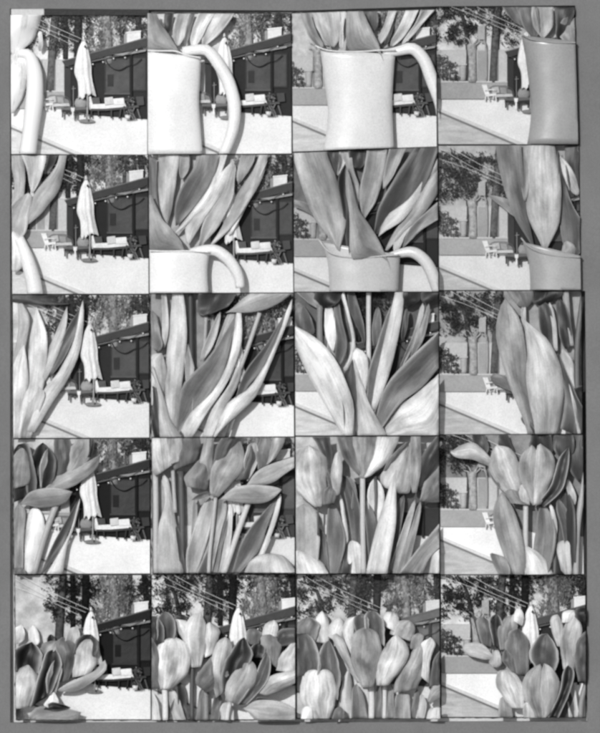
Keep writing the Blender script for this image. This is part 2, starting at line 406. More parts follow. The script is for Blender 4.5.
def tree(at, label, trunk, trad, ttone, crown, n, size, ctone, z, seed, droop=False):
    t = root('pine_tree', at, z, label, 'tree', 'trees behind the patio')
    if trunk:
        P = mm(trunk); part('trunk', tube(P, trad, z, n=14, seg=8), 'bark', ttone, t, True)
        if len(trad) > 2:
            for k in range(3):
                a = P[-1]; b = (a[0]+rnd.uniform(-14, 14), a[1]-rnd.uniform(4, 14))
                part('limb', tube([(a[0], a[1]+3*k), ((a[0]+b[0])/2, a[1]-3), b], [trad[-1]*.5, .3], z+.5, n=7, seg=6), 'bark', ttone, t, True)
    if crown:
        reg = [(mm([(c[0], c[1])])[0][0], mm([(c[0], c[1])])[0][1], c[2]/4, c[3]/4) for c in crown]
        part('crown', leaves(reg, n, size, z+.3, z+4.5, seed+CUR[0]*4+CUR[1], droop), 'foliage', ctone, t)
    prune(t)
def background(items, skytone=.88, patio=.90, house=.09):
    q = QUAD[CUR]; R = random.Random(CUR[0]*10+CUR[1])
    xs = [p[0] for p in q]; ys = [p[1] for p in q]
    # sky, patio, pool
    hy = mm([(0, 440)])[0][1]
    setting('sky', prism(bx(min(xs)-1, min(ys)-1, max(xs)+1, min(hy, max(ys)+1)), 1.0, 1.6), 'sky', skytone)
    setting('patio', prism(mm("-120,394 236,394 262,402 345,424 640,446 640,900 -120,900"), 1.2, 3.0), 'plaster', patio)
    if 'P' in items:
        setting('pool_coping', prism(mm("-90,424 -90,412 430,628 430,645"), 2.0, 4.0), 'plaster', .80)
        setting('pool_coping_edge', prism(mm("-90,433 -90,424.5 430,645 430,654"), 2.2, 3.6), 'plaster', .50)
        setting('pool_water', prism(mm("-90,433.5 430,654.5 430,900 -90,900"), 2.0, 3.2), 'water', .76 if CUR[1] != 3 else .68)
    if 'B' in items or 'K' in items or 'D' in items:
        pass
    # trees
    if 'A' in items:
        tree((60, 180), 'dark spreading evergreen above the garden wall', "75,330 80,200 60,80 20,0", [3, 2.5, 1.2], .30,
             [(-25, 110, 70, 70), (60, 130, 55, 50), (40, 30, 80, 40), (100, 70, 45, 60)], 2300, 1.0, .24, 3.2, 10)
    if 'B' in items:
        tree((182, 330), 'tall straight pine trunk behind the seats', "180,332 186,200 196,60 204,-60", [4.6, 4.2, 4, 3.6], .38,
             [(190, 90, 60, 70), (160, 20, 60, 35), (235, 130, 50, 55)], 1300, 1.0, .26, 3.6, 20)
    if 'D' in items:
        tree((290, 120), 'dark conifer above the umbrella top', "285,200 290,90 292,-60", [3, 4, 3.4], .20,
             [(285, 60, 50, 70), (250, 20, 60, 35), (330, 30, 40, 40)], 1100, 1.0, .22, 3.4, 30)
        tree((238, 150), 'slim dark trunk between the pines', "240,200 240,90 236,-60", [2.6, 2.6, 2.4], .22, [(240, 60, 30, 40)], 200, 1.2, .24, 2.6, 31)
    if 'E' in items:
        tree((400, 170), 'pale shaggy tree hanging over the roof', "412,220 405,90 396,-60", [4.5, 5, 4], .55,
             [(370, 110, 40, 80), (430, 80, 50, 75), (410, 0, 70, 40)], 2300, 1.15, .50, 3.8, 40, True)
        tree((520, 110), 'dark mottled tree at the roof end', "540,180 535,90 520,-60", [2.4, 3, 2.4], .22,
             [(540, 50, 45, 70), (480, 60, 40, 50), (550, 0, 40, 40)], 1500, 1.0, .28, 3.3, 50)
        tree((470, 110), 'narrow grey trunk above the roof', "468,150 466,60 470,-60", [2.2, 2.4, 2.2], .34, [(462, 50, 25, 60)], 160, 1.2, .4, 2.6, 51)
    # garden wall with hedge, planter, pale trunk, board on a pole
    if 'W' in items:
        t = root('garden_wall', (60, 330), 4, 'tall pale garden wall with a darker panel', 'wall', 'tall garden walls')
        part('wall_panel', prism(mm(bx(-120, 206, 74, 334)), 2, 4.2), 'plaster', .72, t)
        part('wall_panel', prism(mm(bx(112, 204, 236, 334)), 2, 4.2), 'plaster', .74, t)
        part('wall_panel', prism(mm(bx(74.3, 205, 111.7, 334)), 2, 3.6), 'plaster', .52, t)
        part('dark_panel', prism(mm(bx(117, 206, 147, 331)), 4.2, 4.8), 'paint', .60, t)
        part('post', prism(mm(bx(192, 202, 199, 333)), 4.2, 5.6), 'paint', .52, t); part('coping', prism(mm(bx(-120, 202, 236, 206)), 3, 4.4), 'plaster', .70, t)
        t = root('low_wall', (60, 396), 6, 'low plain rendered wall behind the patio', 'wall', 'low patio walls')
        part('wall_face', prism(mm(bx(-120, 331, 236, 398)), 3, 6), 'plaster', .62, t); part('wall_cap', prism(mm(bx(-120, 327, 236, 333)), 3, 6.8), 'plaster', .74, t)
        prune(t)
    if 'G' in items:
        t = root('hedge_bush', (0, 318), 5, 'dense leafy bush against the tall garden wall', 'bush', 'bushes by the garden wall')
        reg = [(mm([(c[0], c[1])])[0][0], mm([(c[0], c[1])])[0][1], c[2]/4, c[3]/4) for c in [(-20, 270, 45, 50), (15, 285, 30, 40), (-45, 250, 30, 50)]]
        part('foliage', leaves(reg, 1100, 1.0, 4.6, 7.6, 77), 'foliage', .36, t)
        for k in range(3): part('stem', tube(mm([(-20+14*k, 325), (-22+16*k, 250)]), [.6, .3], 4.8, n=4, seg=6), 'bark', .3, t)
        prune(t)
        t = root('planter', (58, 322), 6, 'round pale planter beside the trunk', 'planter', 'planters by the garden wall')
        part('planter_body', loft(mm("46,326 43,262"), mm("70,326 73,262"), 4.6, 'y', rows=6, cols=8, closed_tip=False, wave=0, arch=0), 'plaster', .66, t, True)
        part('planter_rim', tube(mm("42,261 74,261"), [1.1], 8, n=5, seg=8), 'plaster', .74, t, True)
        prune(t)
        t = root('pale_tree', (95, 328), 6, 'pale thick trunk with a ragged cut top', 'tree', 'pale trunks by the garden wall')
        part('trunk', tube(mm("96,332 97,270 95,215 92,178"), [4.8, 4.2, 4.2, 5], 4.6, n=12, seg=10), 'bark', .62, t, True)
        for a in ("92,190 80,160 60,150", "95,188 112,165 118,140", "92,188 75,178 55,172", "98,190 120,172 135,150"):
            part('limb', tube(mm(a), [1.1, .3], 5.5, n=7, seg=6), 'bark', .64, t, True)
        prune(t)
        t = root('pole_board', (150, 322), 8, 'slatted board on top of a thin pole', 'board', 'boards on poles by the garden wall')
        xs_ = [118, 125, 132, 139]
        for x in xs_:
            y = 108-(x-118)*.4
            part('slat', prism(mm([(x, y), (x+6.3, y-2.6), (x+6.3, 160+(x-118)*.15), (x, 160)]), 8.2, 9.2), 'paint', .66, t)
        part('pole', tube(mm("140,160 150,185 153,250 152,326"), [.9], 7, n=9, seg=7), 'paint', .60, t, True)
        part('bracket', tube(mm("128,168 140,172 148,184 150,196"), [.8, .4], 8.4, n=8, seg=7), 'paint', .64, t, True)
        prune(t)
    # house
    if 'H' in items:
        dn = house
        t = root('patio_house', (400, 440), 6, 'dark low house with a sloping eave', 'house', 'dark houses behind the patio')
        part('wall', prism(mm("262,222 640,150 640,447 345,425 262,403"), 2.5, 4.4), 'paint', dn+.04, t)
        part('side_wall', prism(mm("235,222 261,222 261,403 235,394"), 2.5, 5.4), 'paint', dn+.13, t)
        f = part('roof', prism(mm("228,212 562,119 640,97 640,127 562,149 240,232"), 4, 9.5), 'paint', dn+.16, t)
        part('gutter', prism(mm("226,208 562,114 640,92 640,97 562,119 228,212"), 4, 10.4), 'paint', .42, t)
        part('beam', prism(mm("344,208 562,160 640,145 640,151 562,167 344,214"), 4.6, 8), 'paint', .40, t)
        part('soffit', prism(mm("430,183 562,163 562,170 470,187"), 8, 8.6), 'paint', .55, t)
        w_ = part('window', prism(mm(bx(396, 196, 504, 345)), 4.4, 5.6), 'paint', dn+.10, t)
        if w_:
            part('pane', prism(mm(bx(402, 202, 496, 339)), 5.6, 5.9), 'glass', dn+.13, w_)
        w_ = part('window', prism(mm(bx(507, 190, 566, 330)), 4.4, 5.6), 'paint', dn+.08, t)
        if w_: part('pane', prism(mm(bx(512, 197, 560, 324)), 5.6, 5.9), 'glass', dn+.11, w_)
        part('post', prism(mm(bx(498, 172, 507, 444)), 5.0, 8.0), 'paint', dn-.02, t)
        part('garland', tube(mm("402,205 420,232 455,246 492,228 520,222 545,200"), [.6, .35, .6, .3, .5], 8.6, n=16, seg=6), 'cloth', dn+.06, t, True)
        part('picture', prism(mm(bx(408, 262, 432, 310)), 6, 6.6), 'paint', dn+.09, t)
        part('sill', prism(mm(bx(396, 336, 506, 343)), 5.6, 7.0), 'paint', dn+.24, t)
        prune(t)
        t = root('string_lights', (400, 205), 9, 'string of round white bulbs under the eave', 'string lights', 'string lights under the eaves')
        part('cable', tube(mm("240,228 265,232 350,212 390,203 432,190 478,186 525,160 570,156"), [.28], 10.6, n=20, seg=5), 'paint', .35, t)
        for x, y in ((265, 240), (350, 222), (391, 213), (433, 199), (479, 196), (526, 166)):
            b = bmesh.new(); bmesh.ops.create_icosphere(b, subdivisions=2, radius=.85*U)
            p = mm([(x, y)])[0]
            for v in b.verts: v.co += Vector(W(p[0], p[1], 11))
            part('bulb', b, 'ceramic', .93, t, True)
        prune(t)
        t = root('chimney_box', (507, 130), 6, 'white rooftop box beside the trees', 'roof box', 'white boxes on the roofs')
        part('box_body', prism(mm("486,98 541,92 541,124 486,138"), 4, 10), 'paint', .86, t); part('box_side', prism(mm("474,104 485.5,99 485.5,138 474,141"), 4, 9), 'paint', .55, t)
        part('box_cap', prism(mm("484,93 543,87 543,92 484,98"), 4, 11), 'paint', .93, t)
        prune(t)
    # furniture
    if 'L' in items:
        t = root('patio_chair', (165, 405), 8, 'low white slatted patio chair', 'chair', 'white patio chairs')
        for k in range(3): part('slat', prism(mm([(133+7*k, 342), (139+7*k, 341), (154+6*k, 383), (148+6*k, 384)]), 7.5+k*.1, 8.6+k*.1), 'paint', .90, t)
        part('seat', prism(mm("147,380 190,376 196,384 150,390"), 7, 9.2), 'paint', .86, t)
        part('armrest', tube(mm("146,366 170,362 192,366"), [.8], 9.4, n=5, seg=6), 'paint', .84, t, True)
        for a in ("150,388 147,406", "158,388 165,406", "188,384 192,405", "182,384 178,400"): part('leg', tube(mm(a), [.75], 8, n=4, seg=6), 'paint', .82, t)
        t = root('garden_sofa', (210, 400), 7, 'dark outdoor sofa with patterned cushions', 'sofa', 'dark outdoor sofas')
        part('backrest', prism(mm("164,352 180,344 228,344 256,356 258,392 164,392"), 6.2, 7.3, .4), 'cloth', .48, t)
        part('cushion', prism(mm("172,354 200,348 206,374 176,378"), 7.3, 8.6, .5), 'cloth', .70, t, True)
        part('cushion', prism(mm("205,352 232,354 236,380 209,376"), 7.3, 8.7, .5), 'cloth', .58, t, True)
        part('seat_cushion', prism(mm("190,380 255,378 260,390 192,392"), 7.3, 9.2, .4), 'cloth', .74, t, True)
        part('armrest', tube(mm("238,352 254,360 262,378 258,398"), [1.2], 8.6, n=8, seg=7), 'paint', .30, t, True)
        for a in ("196,392 195,404", "252,392 254,404"): part('leg', tube(mm(a), [.8], 7.4, n=4, seg=6), 'paint', .25, t)
        prune(t)
    if 'T' in items:
        t = root('coffee_table', (275, 438), 9, 'dark low slatted coffee table', 'table', 'coffee tables')
        part('tabletop', prism(mm("222,397 262,391 332,394 335,402 276,407 224,404"), 9, 13.2), 'paint', .40, t)
        part('apron', prism(mm("225,404.5 276,407.5 334,403 334,411 276,416 225,412"), 9, 12.4), 'paint', .20, t)
        for a in ("229,408 229,434", "246,408 246,420", "271,408 271,438", "283,408 283,438", "318,408 318,434", "330,404 330,430"): part('leg', prism(mm([(parse(a)[0][0]-2.6, parse(a)[0][1]), (parse(a)[0][0]+2.6, parse(a)[0][1]), (parse(a)[1][0]+2.6, parse(a)[1][1]), (parse(a)[1][0]-2.6, parse(a)[1][1])]), 8.6, 12), 'paint', .20, t)
        prune(t)
        t = root('wicker_pot', (300, 400), 8, 'rounded grey wicker basket behind the table', 'basket', 'baskets behind the tables')
        part('basket_body', loft(mm("284,398 276,380 282,362 292,352"), mm("318,398 326,380 320,362 310,352"), 6.2, 'b', .16, rows=10, cols=8), 'cloth', .58, t, True)
        part('basket_rim', tube(mm("288,355 300,350 314,355"), [.9], 9, n=7, seg=6), 'cloth', .38, t, True)
        prune(t)
        t = root('table_lantern', (270, 436), 11, 'small white lantern standing by the table', 'lantern', 'white lanterns')
        part('lantern_body', prism(mm("262,396 278,396 276,412 264,412"), 13.4, 14.2, .2), 'paint', .90, t); part('lantern_stem', prism(mm("267,412 273,412 274,438 266,438"), 13.4, 14), 'paint', .90, t)
        prune(t)
        t = root('white_stand', (270, 392), 6.5, 'thin white metal stand by the house corner', 'stand', 'white stands')
        part('pole', tube(mm("272,308 272,392"), [.4], 7, n=4, seg=6), 'paint', .55, t); part('crossbar', tube(mm("265,320 281,318"), [.35], 7.5, n=3, seg=6), 'paint', .55, t)
        prune(t)
    if 'S' in items:
        t = root('daybed', (410, 436), 8, 'white cushioned daybed on dark legs', 'daybed', 'white daybeds')
        part('frame', prism(mm("336,398 480,392 482,401 400,408 340,408"), 7.6, 9.6), 'paint', .30, t)
        part('seat_cushion', prism(mm("334,352 342,350 350,382 478,376 484,392 400,400 340,400"), 8, 10.4, .3), 'cloth', .92, t, True)
        part('cushion', prism(mm("344,356 376,354 380,382 350,384"), 8.4, 9.6, .4), 'cloth', .36, t, True)
        part('cushion', prism(mm("396,356 430,352 434,382 398,386"), 9.6, 12.0, .6), 'cloth', .80, t, True)
        part('cushion', prism(mm("426,360 474,356 478,384 430,386"), 9.0, 11.4, .6), 'cloth', .90, t, True)
        for a in ("344,404 344,434", "372,408 374,432", "424,406 424,438", "462,402 456,440", "474,400 480,428"): part('leg', tube(mm(a), [.9], 8.6, n=4, seg=6), 'paint', .26, t)
        part('armrest', tube(mm("334,352 336,380 340,404"), [1.0], 10, n=5, seg=6), 'paint', .82, t, True)
        prune(t)
        t = root('side_chair', (505, 442), 8, 'dark folding chair holding a leafy plant', 'chair', 'dark folding chairs')
        for a in ("486,392 512,442", "520,388 494,440", "482,362 520,440", "528,400 540,438"): part('leg', tube(mm(a), [.8], 9, n=4, seg=6), 'paint', .42, t)
        part('seat', prism(mm("482,390 530,386 536,394 486,398"), 8.4, 10), 'paint', .32, t)
        part('backrest', prism(mm("522,352 552,350 556,384 528,388"), 7.6, 8.6), 'paint', .27, t)
        prune(t)
        t = root('potted_plant', (488, 440), 10, 'small leafy potted plant on a white pot', 'plant', 'potted plants by the daybeds')
        part('pot', loft(mm("480,442 478,424"), mm("498,442 500,424"), 9.4, 'b', .2, rows=5, cols=6, closed_tip=False), 'ceramic', .82, t, True)
        reg = [(mm([(c[0], c[1])])[0][0], mm([(c[0], c[1])])[0][1], c[2]/4, c[3]/4) for c in [(496, 375, 20, 26), (490, 405, 14, 18)]]
        part('foliage', leaves(reg, 130, .95, 10, 12.6, 99), 'foliage', .38, t)
        prune(t)
    if 'U' in items:
        t = root('patio_umbrella', (325, 448), 11, 'closed white patio umbrella on a round base', 'umbrella', 'closed white patio umbrellas')
        part('pole', tube(mm("329,346 328,446"), [.8], 13.6, n=6, seg=8), 'paint', .62, t, True)
        part('base', disc(*mm([(324, 448)])[0], 8.2, 1.8, 7, 8.4), 'paint', .50, t)
        bm = loft(mm("292,358 292,330 289,292 276,250 287,180 302,126"), mm("358,338 352,310 345,262 344,226 333,170 324,126"), 10.6, 'b', .20, rows=26, cols=20, pleat=3, wave=.8, thick=.7)
        # ragged hem of the hanging cloth
        base_z = min(v.co.z for v in bm.verts)
        for v in bm.verts:
            k = (v.co.z-base_z)/U
            if k < 9: v.co.z += (9-k)/9*U*(1.8*math.sin(v.co.x/U*1.05)+1.3*math.sin(v.co.x/U*.47+1))
        part('canopy', bm, 'cloth', .93, t, True)
        part('canopy_flap', prism(mm("343,266 349,290 364,352 338,338 326,330"), 10.4, 11.6), 'cloth', .70, t)
        part('canopy_flap', prism(mm("303,300 322,300 318,352 309,362"), 12.6, 13.8), 'cloth', .90, t)
        part('finial', tube(mm("313,126 312,112"), [1.6, .9], 12, n=5, seg=7), 'paint', .80, t, True)
        part('tie', disc(*mm([(320, 152)])[0], 1.1, 1.4, 15, 17.2, 10), 'paint', .18, t)
        prune(t)
    if 'K' in items:
        for k, (s, rr) in enumerate((("-10,-40 150,50 303,120", .2), ("-40,-30 120,60 292,132", .17), ("-50,10 90,60 262,142", .17))):
            t = part('overhead_wire', tube(mm(s), [rr], 9.5+k*.8, n=10, seg=5), 'paint', .92, None)
            if t: tag(t, ['upper thick pale wire crossing before the trees', 'middle thin pale wire crossing before the trees', 'lowest thin pale wire crossing before the trees'][k]+' '+where(*CUR), 'wire', 'overhead wires')

# ---------------------------------------------------------------- foreground: pitcher, leaves, tulips
ZF = 12.0
def blade(shape, z, base=False, **kw):
    a, b = shape.split('|'); A = loc(a); B = loc(b)
    if base and CUR[0] in (2, 3): A, B = root_down(A, B)
    tip = ((A[-1][0]+B[-1][0])/2, (A[-1][1]+B[-1][1])/2)
    return loft(A, B, z, closed_tip=not outside(tip), closed_base=base and not outside(((A[0][0]+B[0][0])/2, (A[0][1]+B[0][1])/2)), **kw)
def root_down(A, B):
    """carry a blade that ends inside the print on down to where it grows from"""
    b = ((A[0][0]+B[0][0])/2, (A[0][1]+B[0][1])/2); t = ((A[-1][0]+B[-1][0])/2, (A[-1][1]+B[-1][1])/2)
    dn = edge_dist(b)[2][0]
    if outside(b) or dn > 60 or b[1]-t[1] < 1.1*abs(b[0]-t[0]): return A, B
    k = (dn+4)/(b[1]-t[1]); dx = (b[0]-t[0])*k*.6; w = max(1.6, abs(B[0][0]-A[0][0])*.42)
    return [(b[0]+dx-w/2, b[1]+dn+4)]+A, [(b[0]+dx+w/2, b[1]+dn+4)]+B
def leaf(desc, shape, tone, prof='v', amp=.16, tilt=0, e=.25, fold=None):
    """one tulip leaf; fold = (shape, tone) of a turned edge, with light and shade put into its tone"""
    global ZN
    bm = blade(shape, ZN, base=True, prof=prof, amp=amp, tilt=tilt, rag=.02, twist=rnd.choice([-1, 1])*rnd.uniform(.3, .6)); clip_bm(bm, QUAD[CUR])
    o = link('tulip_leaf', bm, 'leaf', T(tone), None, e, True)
    if o:
        tag(o, desc+' '+where(*CUR), 'leaf', 'tulip leaves')
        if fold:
            bm = blade(fold[0], ZN+1.2, prof='b', amp=.16); clip_bm(bm, QUAD[CUR]); link('turned_edge', bm, 'leaf', T(fold[1]), o, .2, True)  # leaf and turned edge are toned as shaded and lit sides
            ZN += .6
    ZN += .5
    return o
def tulip(desc, petals, stem=None):
    """petals: (shape, tone[, profile, margin]); stem: (path, half width, tone)"""
    global ZN
    p0 = loc(petals[0][0].split('|')[0])[0]
    r = empty('tulip', p0[0], p0[1], ZN); tag(r, desc+' '+where(*CUR), 'tulip', 'tulip flowers')
    if stem:
        ox, oy, k = ZO[CUR]
        SP = loc(stem[0]); dn = edge_dist(SP[0])[2][0]
        if 0 < dn < 60 and stem[1] > 5: SP = [(SP[0][0]+(SP[0][0]-SP[-1][0])*.15, SP[0][1]+dn+4)]+SP
        bm = tube(SP, [stem[1]/k], ZN-1, n=12, seg=8); clip_bm(bm, QUAD[CUR]); link('stem', bm, 'leaf', T(stem[2]), r, 0, True)
    for p in petals:
        prof = p[2] if len(p) > 2 else 'b'; e = p[3] if len(p) > 3 else .5
        bm = blade(p[0], ZN, prof=prof, amp=.26, cols=9, rows=20, wave=1.2, rag=.03, twist=rnd.uniform(-.25, .25)); clip_bm(bm, QUAD[CUR]); link('petal', bm, 'petal', T(p[1]), r, e, True)
        ZN += .8
    prune(r)
    return r
def stem(desc, path, hw, tone):
    """a tulip of which this print shows the stem only"""
    global ZN
    ox, oy, k = ZO[CUR]; P = loc(path)
    dn = edge_dist(P[0])[2][0]
    if 0 < dn < 60: P = [(P[0][0]+(P[0][0]-P[-1][0])*.15, P[0][1]+dn+4)]+P
    r = empty('tulip', P[0][0], P[0][1], ZN); tag(r, desc+' '+where(*CUR), 'tulip stem', 'bare tulip stems')
    bm = tube(P, [hw/k], ZN, n=12, seg=8); clip_bm(bm, QUAD[CUR])
    link('stem', bm, 'leaf', T(tone), r, 0, True); prune(r)
    ZN += .4
def pitcher(desc, body=None, handle=None, hr=(5.5, 5, 4.6), tone=.9, rim=None, htone=None, z=None):
    global ZN
    z = ZN if z is None else z
    P = loc((body or handle).split('|')[0])[0]
    r = empty('pitcher', P[0], P[1], z); tag(r, desc+' '+where(*CUR), 'pitcher', 'white pitchers of tulips')
    if handle:
        bm = tube(loc(handle), list(hr), z+2.5, zs=2, n=26, seg=12); clip_bm(bm, QUAD[CUR]); link('handle', bm, 'ceramic', T(htone or tone), r, 0, True)
    if body:
        a, b = body.split('|')
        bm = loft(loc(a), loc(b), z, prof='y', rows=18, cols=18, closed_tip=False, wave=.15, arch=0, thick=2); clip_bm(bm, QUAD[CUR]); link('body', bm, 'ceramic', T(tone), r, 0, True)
    if rim:
        bm = tube(loc(rim), [.75], z+11.3, n=20, seg=8); clip_bm(bm, QUAD[CUR]); link('rim', bm, 'ceramic', T(min(.95, tone+.04)), r, 0, True)
    ZN += 1
board()
# ================================================================ the prints, back to front inside each
def start(r, c, items, **kw):
    global CUR, ZN
    CUR = (r, c); ZN = ZF
    contact_print(CUR); background(items, **kw)

start(0,0,'ABDEWLTSUHKP', skytone=.9)
leaf('pale blurred leaf filling the upper corner', "12,210 12,110 12,36 | 70,190 115,125 150,40", .93, 'b')  # near-white tones of these leaves and the handle paint in glare
leaf('narrow white blurred leaf at the edge', "14,450 12,300 12,195 | 45,440 85,300 78,185", .96, 'b')
leaf('small grey leaf tip beside the pale leaf', "120,190 128,150 122,110 | 148,185 146,140 140,100", .70)
pitcher('blurred white handle of the pitcher', None, "40,200 88,205 112,280 112,380 100,480 80,620", hr=(4, 8, 9, 8, 9), tone=.97)

start(0,1,'EHKLTSUP', skytone=.85)
leaf('dark gap wedge at the top', "70,110 75,70 80,34 | 105,110 112,70 118,34", .22)  # dark blade paints the shade of a gap between leaves
leaf('light leaf leaning right above the rim', "112,160 112,90 135,34 | 150,160 168,90 190,34", .72)
leaf('thin dark leaf behind the handle top', "150,165 165,90 185,34 | 168,165 185,90 205,34", .42)
leaf('broad pale leaf above the handle', "170,165 190,90 220,34 | 215,165 245,90 290,34", .84)
leaf('slanting pale leaf reaching the umbrella', "210,165 250,80 292,34 | 258,155 325,80 365,34", .76)
pitcher('large white pitcher cut by the left edge', "8,600 8,400 8,182 | 232,600 216,400 220,300 224,205", "150,182 205,176 250,180 295,235 335,310 356,400 352,480 330,550 300,600", hr=(4.5, 6, 6.5, 6.5, 5.5, 5), tone=.93, rim="6,178 60,181 120,182 160,196 200,205 222,207")
ZN += 8
leaf('mottled grey leaf drooping over the rim', "142,224 118,186 60,180 6,178 4,100 6,34 | 142,224 132,180 105,130 60,66 42,34", .58, 'b')

start(0,2,'WGEHPS', skytone=.8)
leaf('small dark leaf behind the rim', "300,110 290,60 290,30 | 345,110 355,60 350,30", .36)
leaf('short pale leaf right of the drooping one', "340,150 375,80 398,30 | 372,160 405,85 432,28", .74)
leaf('dark slit between the pale leaves', "372,160 392,110 410,70 | 392,160 408,110 418,70", .28)  # shade in the slit, painted as a dark blade
leaf('long pale leaf leaning to the right', "385,165 430,95 468,26 | 430,160 480,90 520,24", .82)
leaf('outermost pale leaf above the handle', "430,165 500,70 528,22 | 478,140 540,60 575,20", .78)
leaf('narrow grey leaf left of the spout', "95,160 60,80 40,32 | 160,172 112,110 82,32", .58)
leaf('broad light leaf behind the left rim', "150,165 115,100 80,32 | 198,165 208,100 200,30", .72)
pitcher('whole white pitcher standing at centre', "128,595 155,440 140,300 124,175 | 418,585 410,400 417,250 422,195", "372,190 430,182 490,172 535,215 565,290 580,380 592,450", hr=(3.5, 6, 6.4, 6.8, 6.2), tone=.88, rim="104,160 150,178 220,184 300,183 370,178 424,178", htone=.93)
ZN += 8
leaf('narrow light leaf between the two broad leaves', "190,172 204,100 196,30 | 224,178 216,100 228,30", .80)
leaf('pointed mottled leaf spilling over the pitcher rim', "374,222 352,186 290,182 236,178 226,100 230,28 | 374,222 362,170 335,115 288,28", .62, 'b')

start(0,3,'ABGWLTUHKP', skytone=.85, patio=.90)
leaf('thin grey leaf reaching over the wires', "345,100 300,60 262,24 | 360,95 345,55 335,20", .45)
leaf('dark leaf at the top right corner', "478,160 486,80 478,20 | 530,165 548,80 566,20", .26)
leaf('short mottled leaf behind the right rim', "505,165 498,110 515,60 | 566,170 562,110 560,60", .58)
leaf('dull left leaf curving out of the pitcher', "370,135 345,70 318,20 | 430,150 422,80 408,20", .44)
leaf('light broad leaf in the pitcher middle', "415,140 390,75 392,20 | 452,150 474,90 478,20", .66)
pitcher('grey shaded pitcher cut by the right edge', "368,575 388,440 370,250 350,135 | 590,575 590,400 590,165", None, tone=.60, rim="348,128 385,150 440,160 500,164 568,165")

start(1,0,'ABDEWLTSUHKP')
leaf('thin dark leaf crossing near the wires', "140,110 155,65 165,30 | 165,100 190,60 208,30", .28)
leaf('pale leaf hanging at the top left', "85,180 80,100 48,30 | 112,180 150,70 155,30", .80)
leaf('grey mottled leaf along the left edge', "12,260 28,150 15,30 | 60,240 72,120 60,30", .72, 'b')
leaf('long grey leaf crossing diagonally', "60,290 110,180 190,80 210,30 | 80,330 150,245 212,155 240,30", .64, 'b')
leaf('bright bundled leaf below the diagonal one', "14,340 20,250 60,185 | 74,380 82,300 105,175", .72)
leaf('white overexposed leaf at the left edge', "12,490 12,400 20,330 | 66,500 76,400 50,335", .90, 'b')  # glare painted as near-white tone, here and on the handle
pitcher('overexposed white pitcher handle at lower left', None, "45,360 70,420 92,490 108,560 118,640", hr=(5, 7, 8, 8), tone=.96)

start(1,1,'EHSUP', skytone=.75)
leaf('dark narrow leaf at the left edge', "25,270 18,150 16,30 | 62,300 46,180 45,50", .42)
leaf('small upright leaf between the broad ones', "130,130 135,60 140,28 | 160,120 176,70 172,28", .60)
leaf('long light leaf left of centre', "70,310 50,180 48,28 | 98,310 112,200 140,28", .72, 'b')
leaf('short grey leaf near the top centre', "360,160 365,90 385,28 | 395,120 430,60 440,28", .52)
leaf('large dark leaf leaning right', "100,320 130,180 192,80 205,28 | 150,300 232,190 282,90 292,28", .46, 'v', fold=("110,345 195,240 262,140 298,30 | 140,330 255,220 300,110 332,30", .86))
leaf('light curled leaf in the centre', "148,380 160,300 250,200 300,100 335,60 | 188,392 232,290 300,190 350,90 352,55", .76, 'b')
leaf('grey ribbed leaf right of centre', "195,392 240,275 300,190 330,120 345,70 | 238,392 300,300 348,200 355,130 368,60", .62)
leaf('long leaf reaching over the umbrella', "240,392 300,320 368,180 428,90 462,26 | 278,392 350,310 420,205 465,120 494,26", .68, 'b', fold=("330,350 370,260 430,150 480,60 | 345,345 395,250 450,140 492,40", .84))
pitcher('white pitcher top with low handle', "14,600 14,500 14,414 | 255,600 246,500 256,418", "180,420 235,410 282,412 325,442 355,480 372,520 378,560", hr=(4.5, 5.6, 6, 5.6, 4.5), tone=.93, rim="12,411 70,414 140,413 200,414 256,418")
ZN += 8
leaf('broad grey leaf drooping over the left rim', "170,448 146,410 80,414 24,412 18,300 10,190 | 170,448 140,372 100,320 60,275 25,190", .60, 'b')

start(1,2,'WGHP', skytone=.5)
leaf('thin pale leaf lying over the garden wall', "110,300 60,265 20,240 | 112,285 70,235 20,215", .55)
leaf('narrow dark leaf at top left', "172,140 150,70 142,26 | 192,120 203,60 192,24", .36)
leaf('small bright leaf near the top', "182,140 195,70 198,24 | 208,100 224,60 222,24", .78)
leaf('dark leaf behind the small curl', "240,90 235,50 232,20 | 300,100 300,50 310,20", .24)
leaf('curled light leaf behind the centre', "258,250 250,150 214,60 225,22 | 278,265 278,170 255,100 245,22", .72, 'b')
leaf('upright grey leaf with a light side', "280,300 278,180 298,80 308,20 | 303,305 345,220 378,100 390,16", .62)
leaf('pale leaf leaning right at the top', "362,180 378,100 400,14 | 388,170 435,80 475,12", .68)
leaf('great dark leaf sweeping to the right', "312,345 368,220 445,90 515,8 | 372,365 475,250 545,150 582,8", .33, 'v', e=.4)
leaf('lower right grey leaf', "440,410 480,330 560,255 596,205 | 462,412 520,345 596,285", .58)
leaf('pale twisted leaf below the dark one', "366,420 420,340 500,240 552,140 592,80 | 402,425 455,350 540,270 594,150", .68, 'b')
leaf('bright curling leaf edge with a hooked tip', "340,375 372,295 470,220 550,115 590,20 | 372,355 450,305 540,180 596,60", .80, 'b')
leaf('slender stem like leaf rising from the rim', "400,430 430,360 500,280 | 440,430 462,360 520,290", .72)
pitcher('white pitcher top with the handle at right', "158,600 152,480 128,390 | 430,600 436,500 440,440", "392,448 440,434 490,430 535,460 565,510 582,590", hr=(3.5, 5.8, 6.2, 6.2), tone=.78, rim="116,380 150,425 200,445 280,452 360,446 436,440", htone=.92)
ZN += 8
leaf('huge pale oval leaf on the left', "170,405 92,290 50,180 20,30 | 215,440 222,290 195,170 138,24", .70, 'b')
leaf('narrow black gap beside the oval leaf', "222,440 214,300 190,150 214,85 | 246,445 244,300 228,180 224,90", .17)  # black blade stands for the shade in the gap
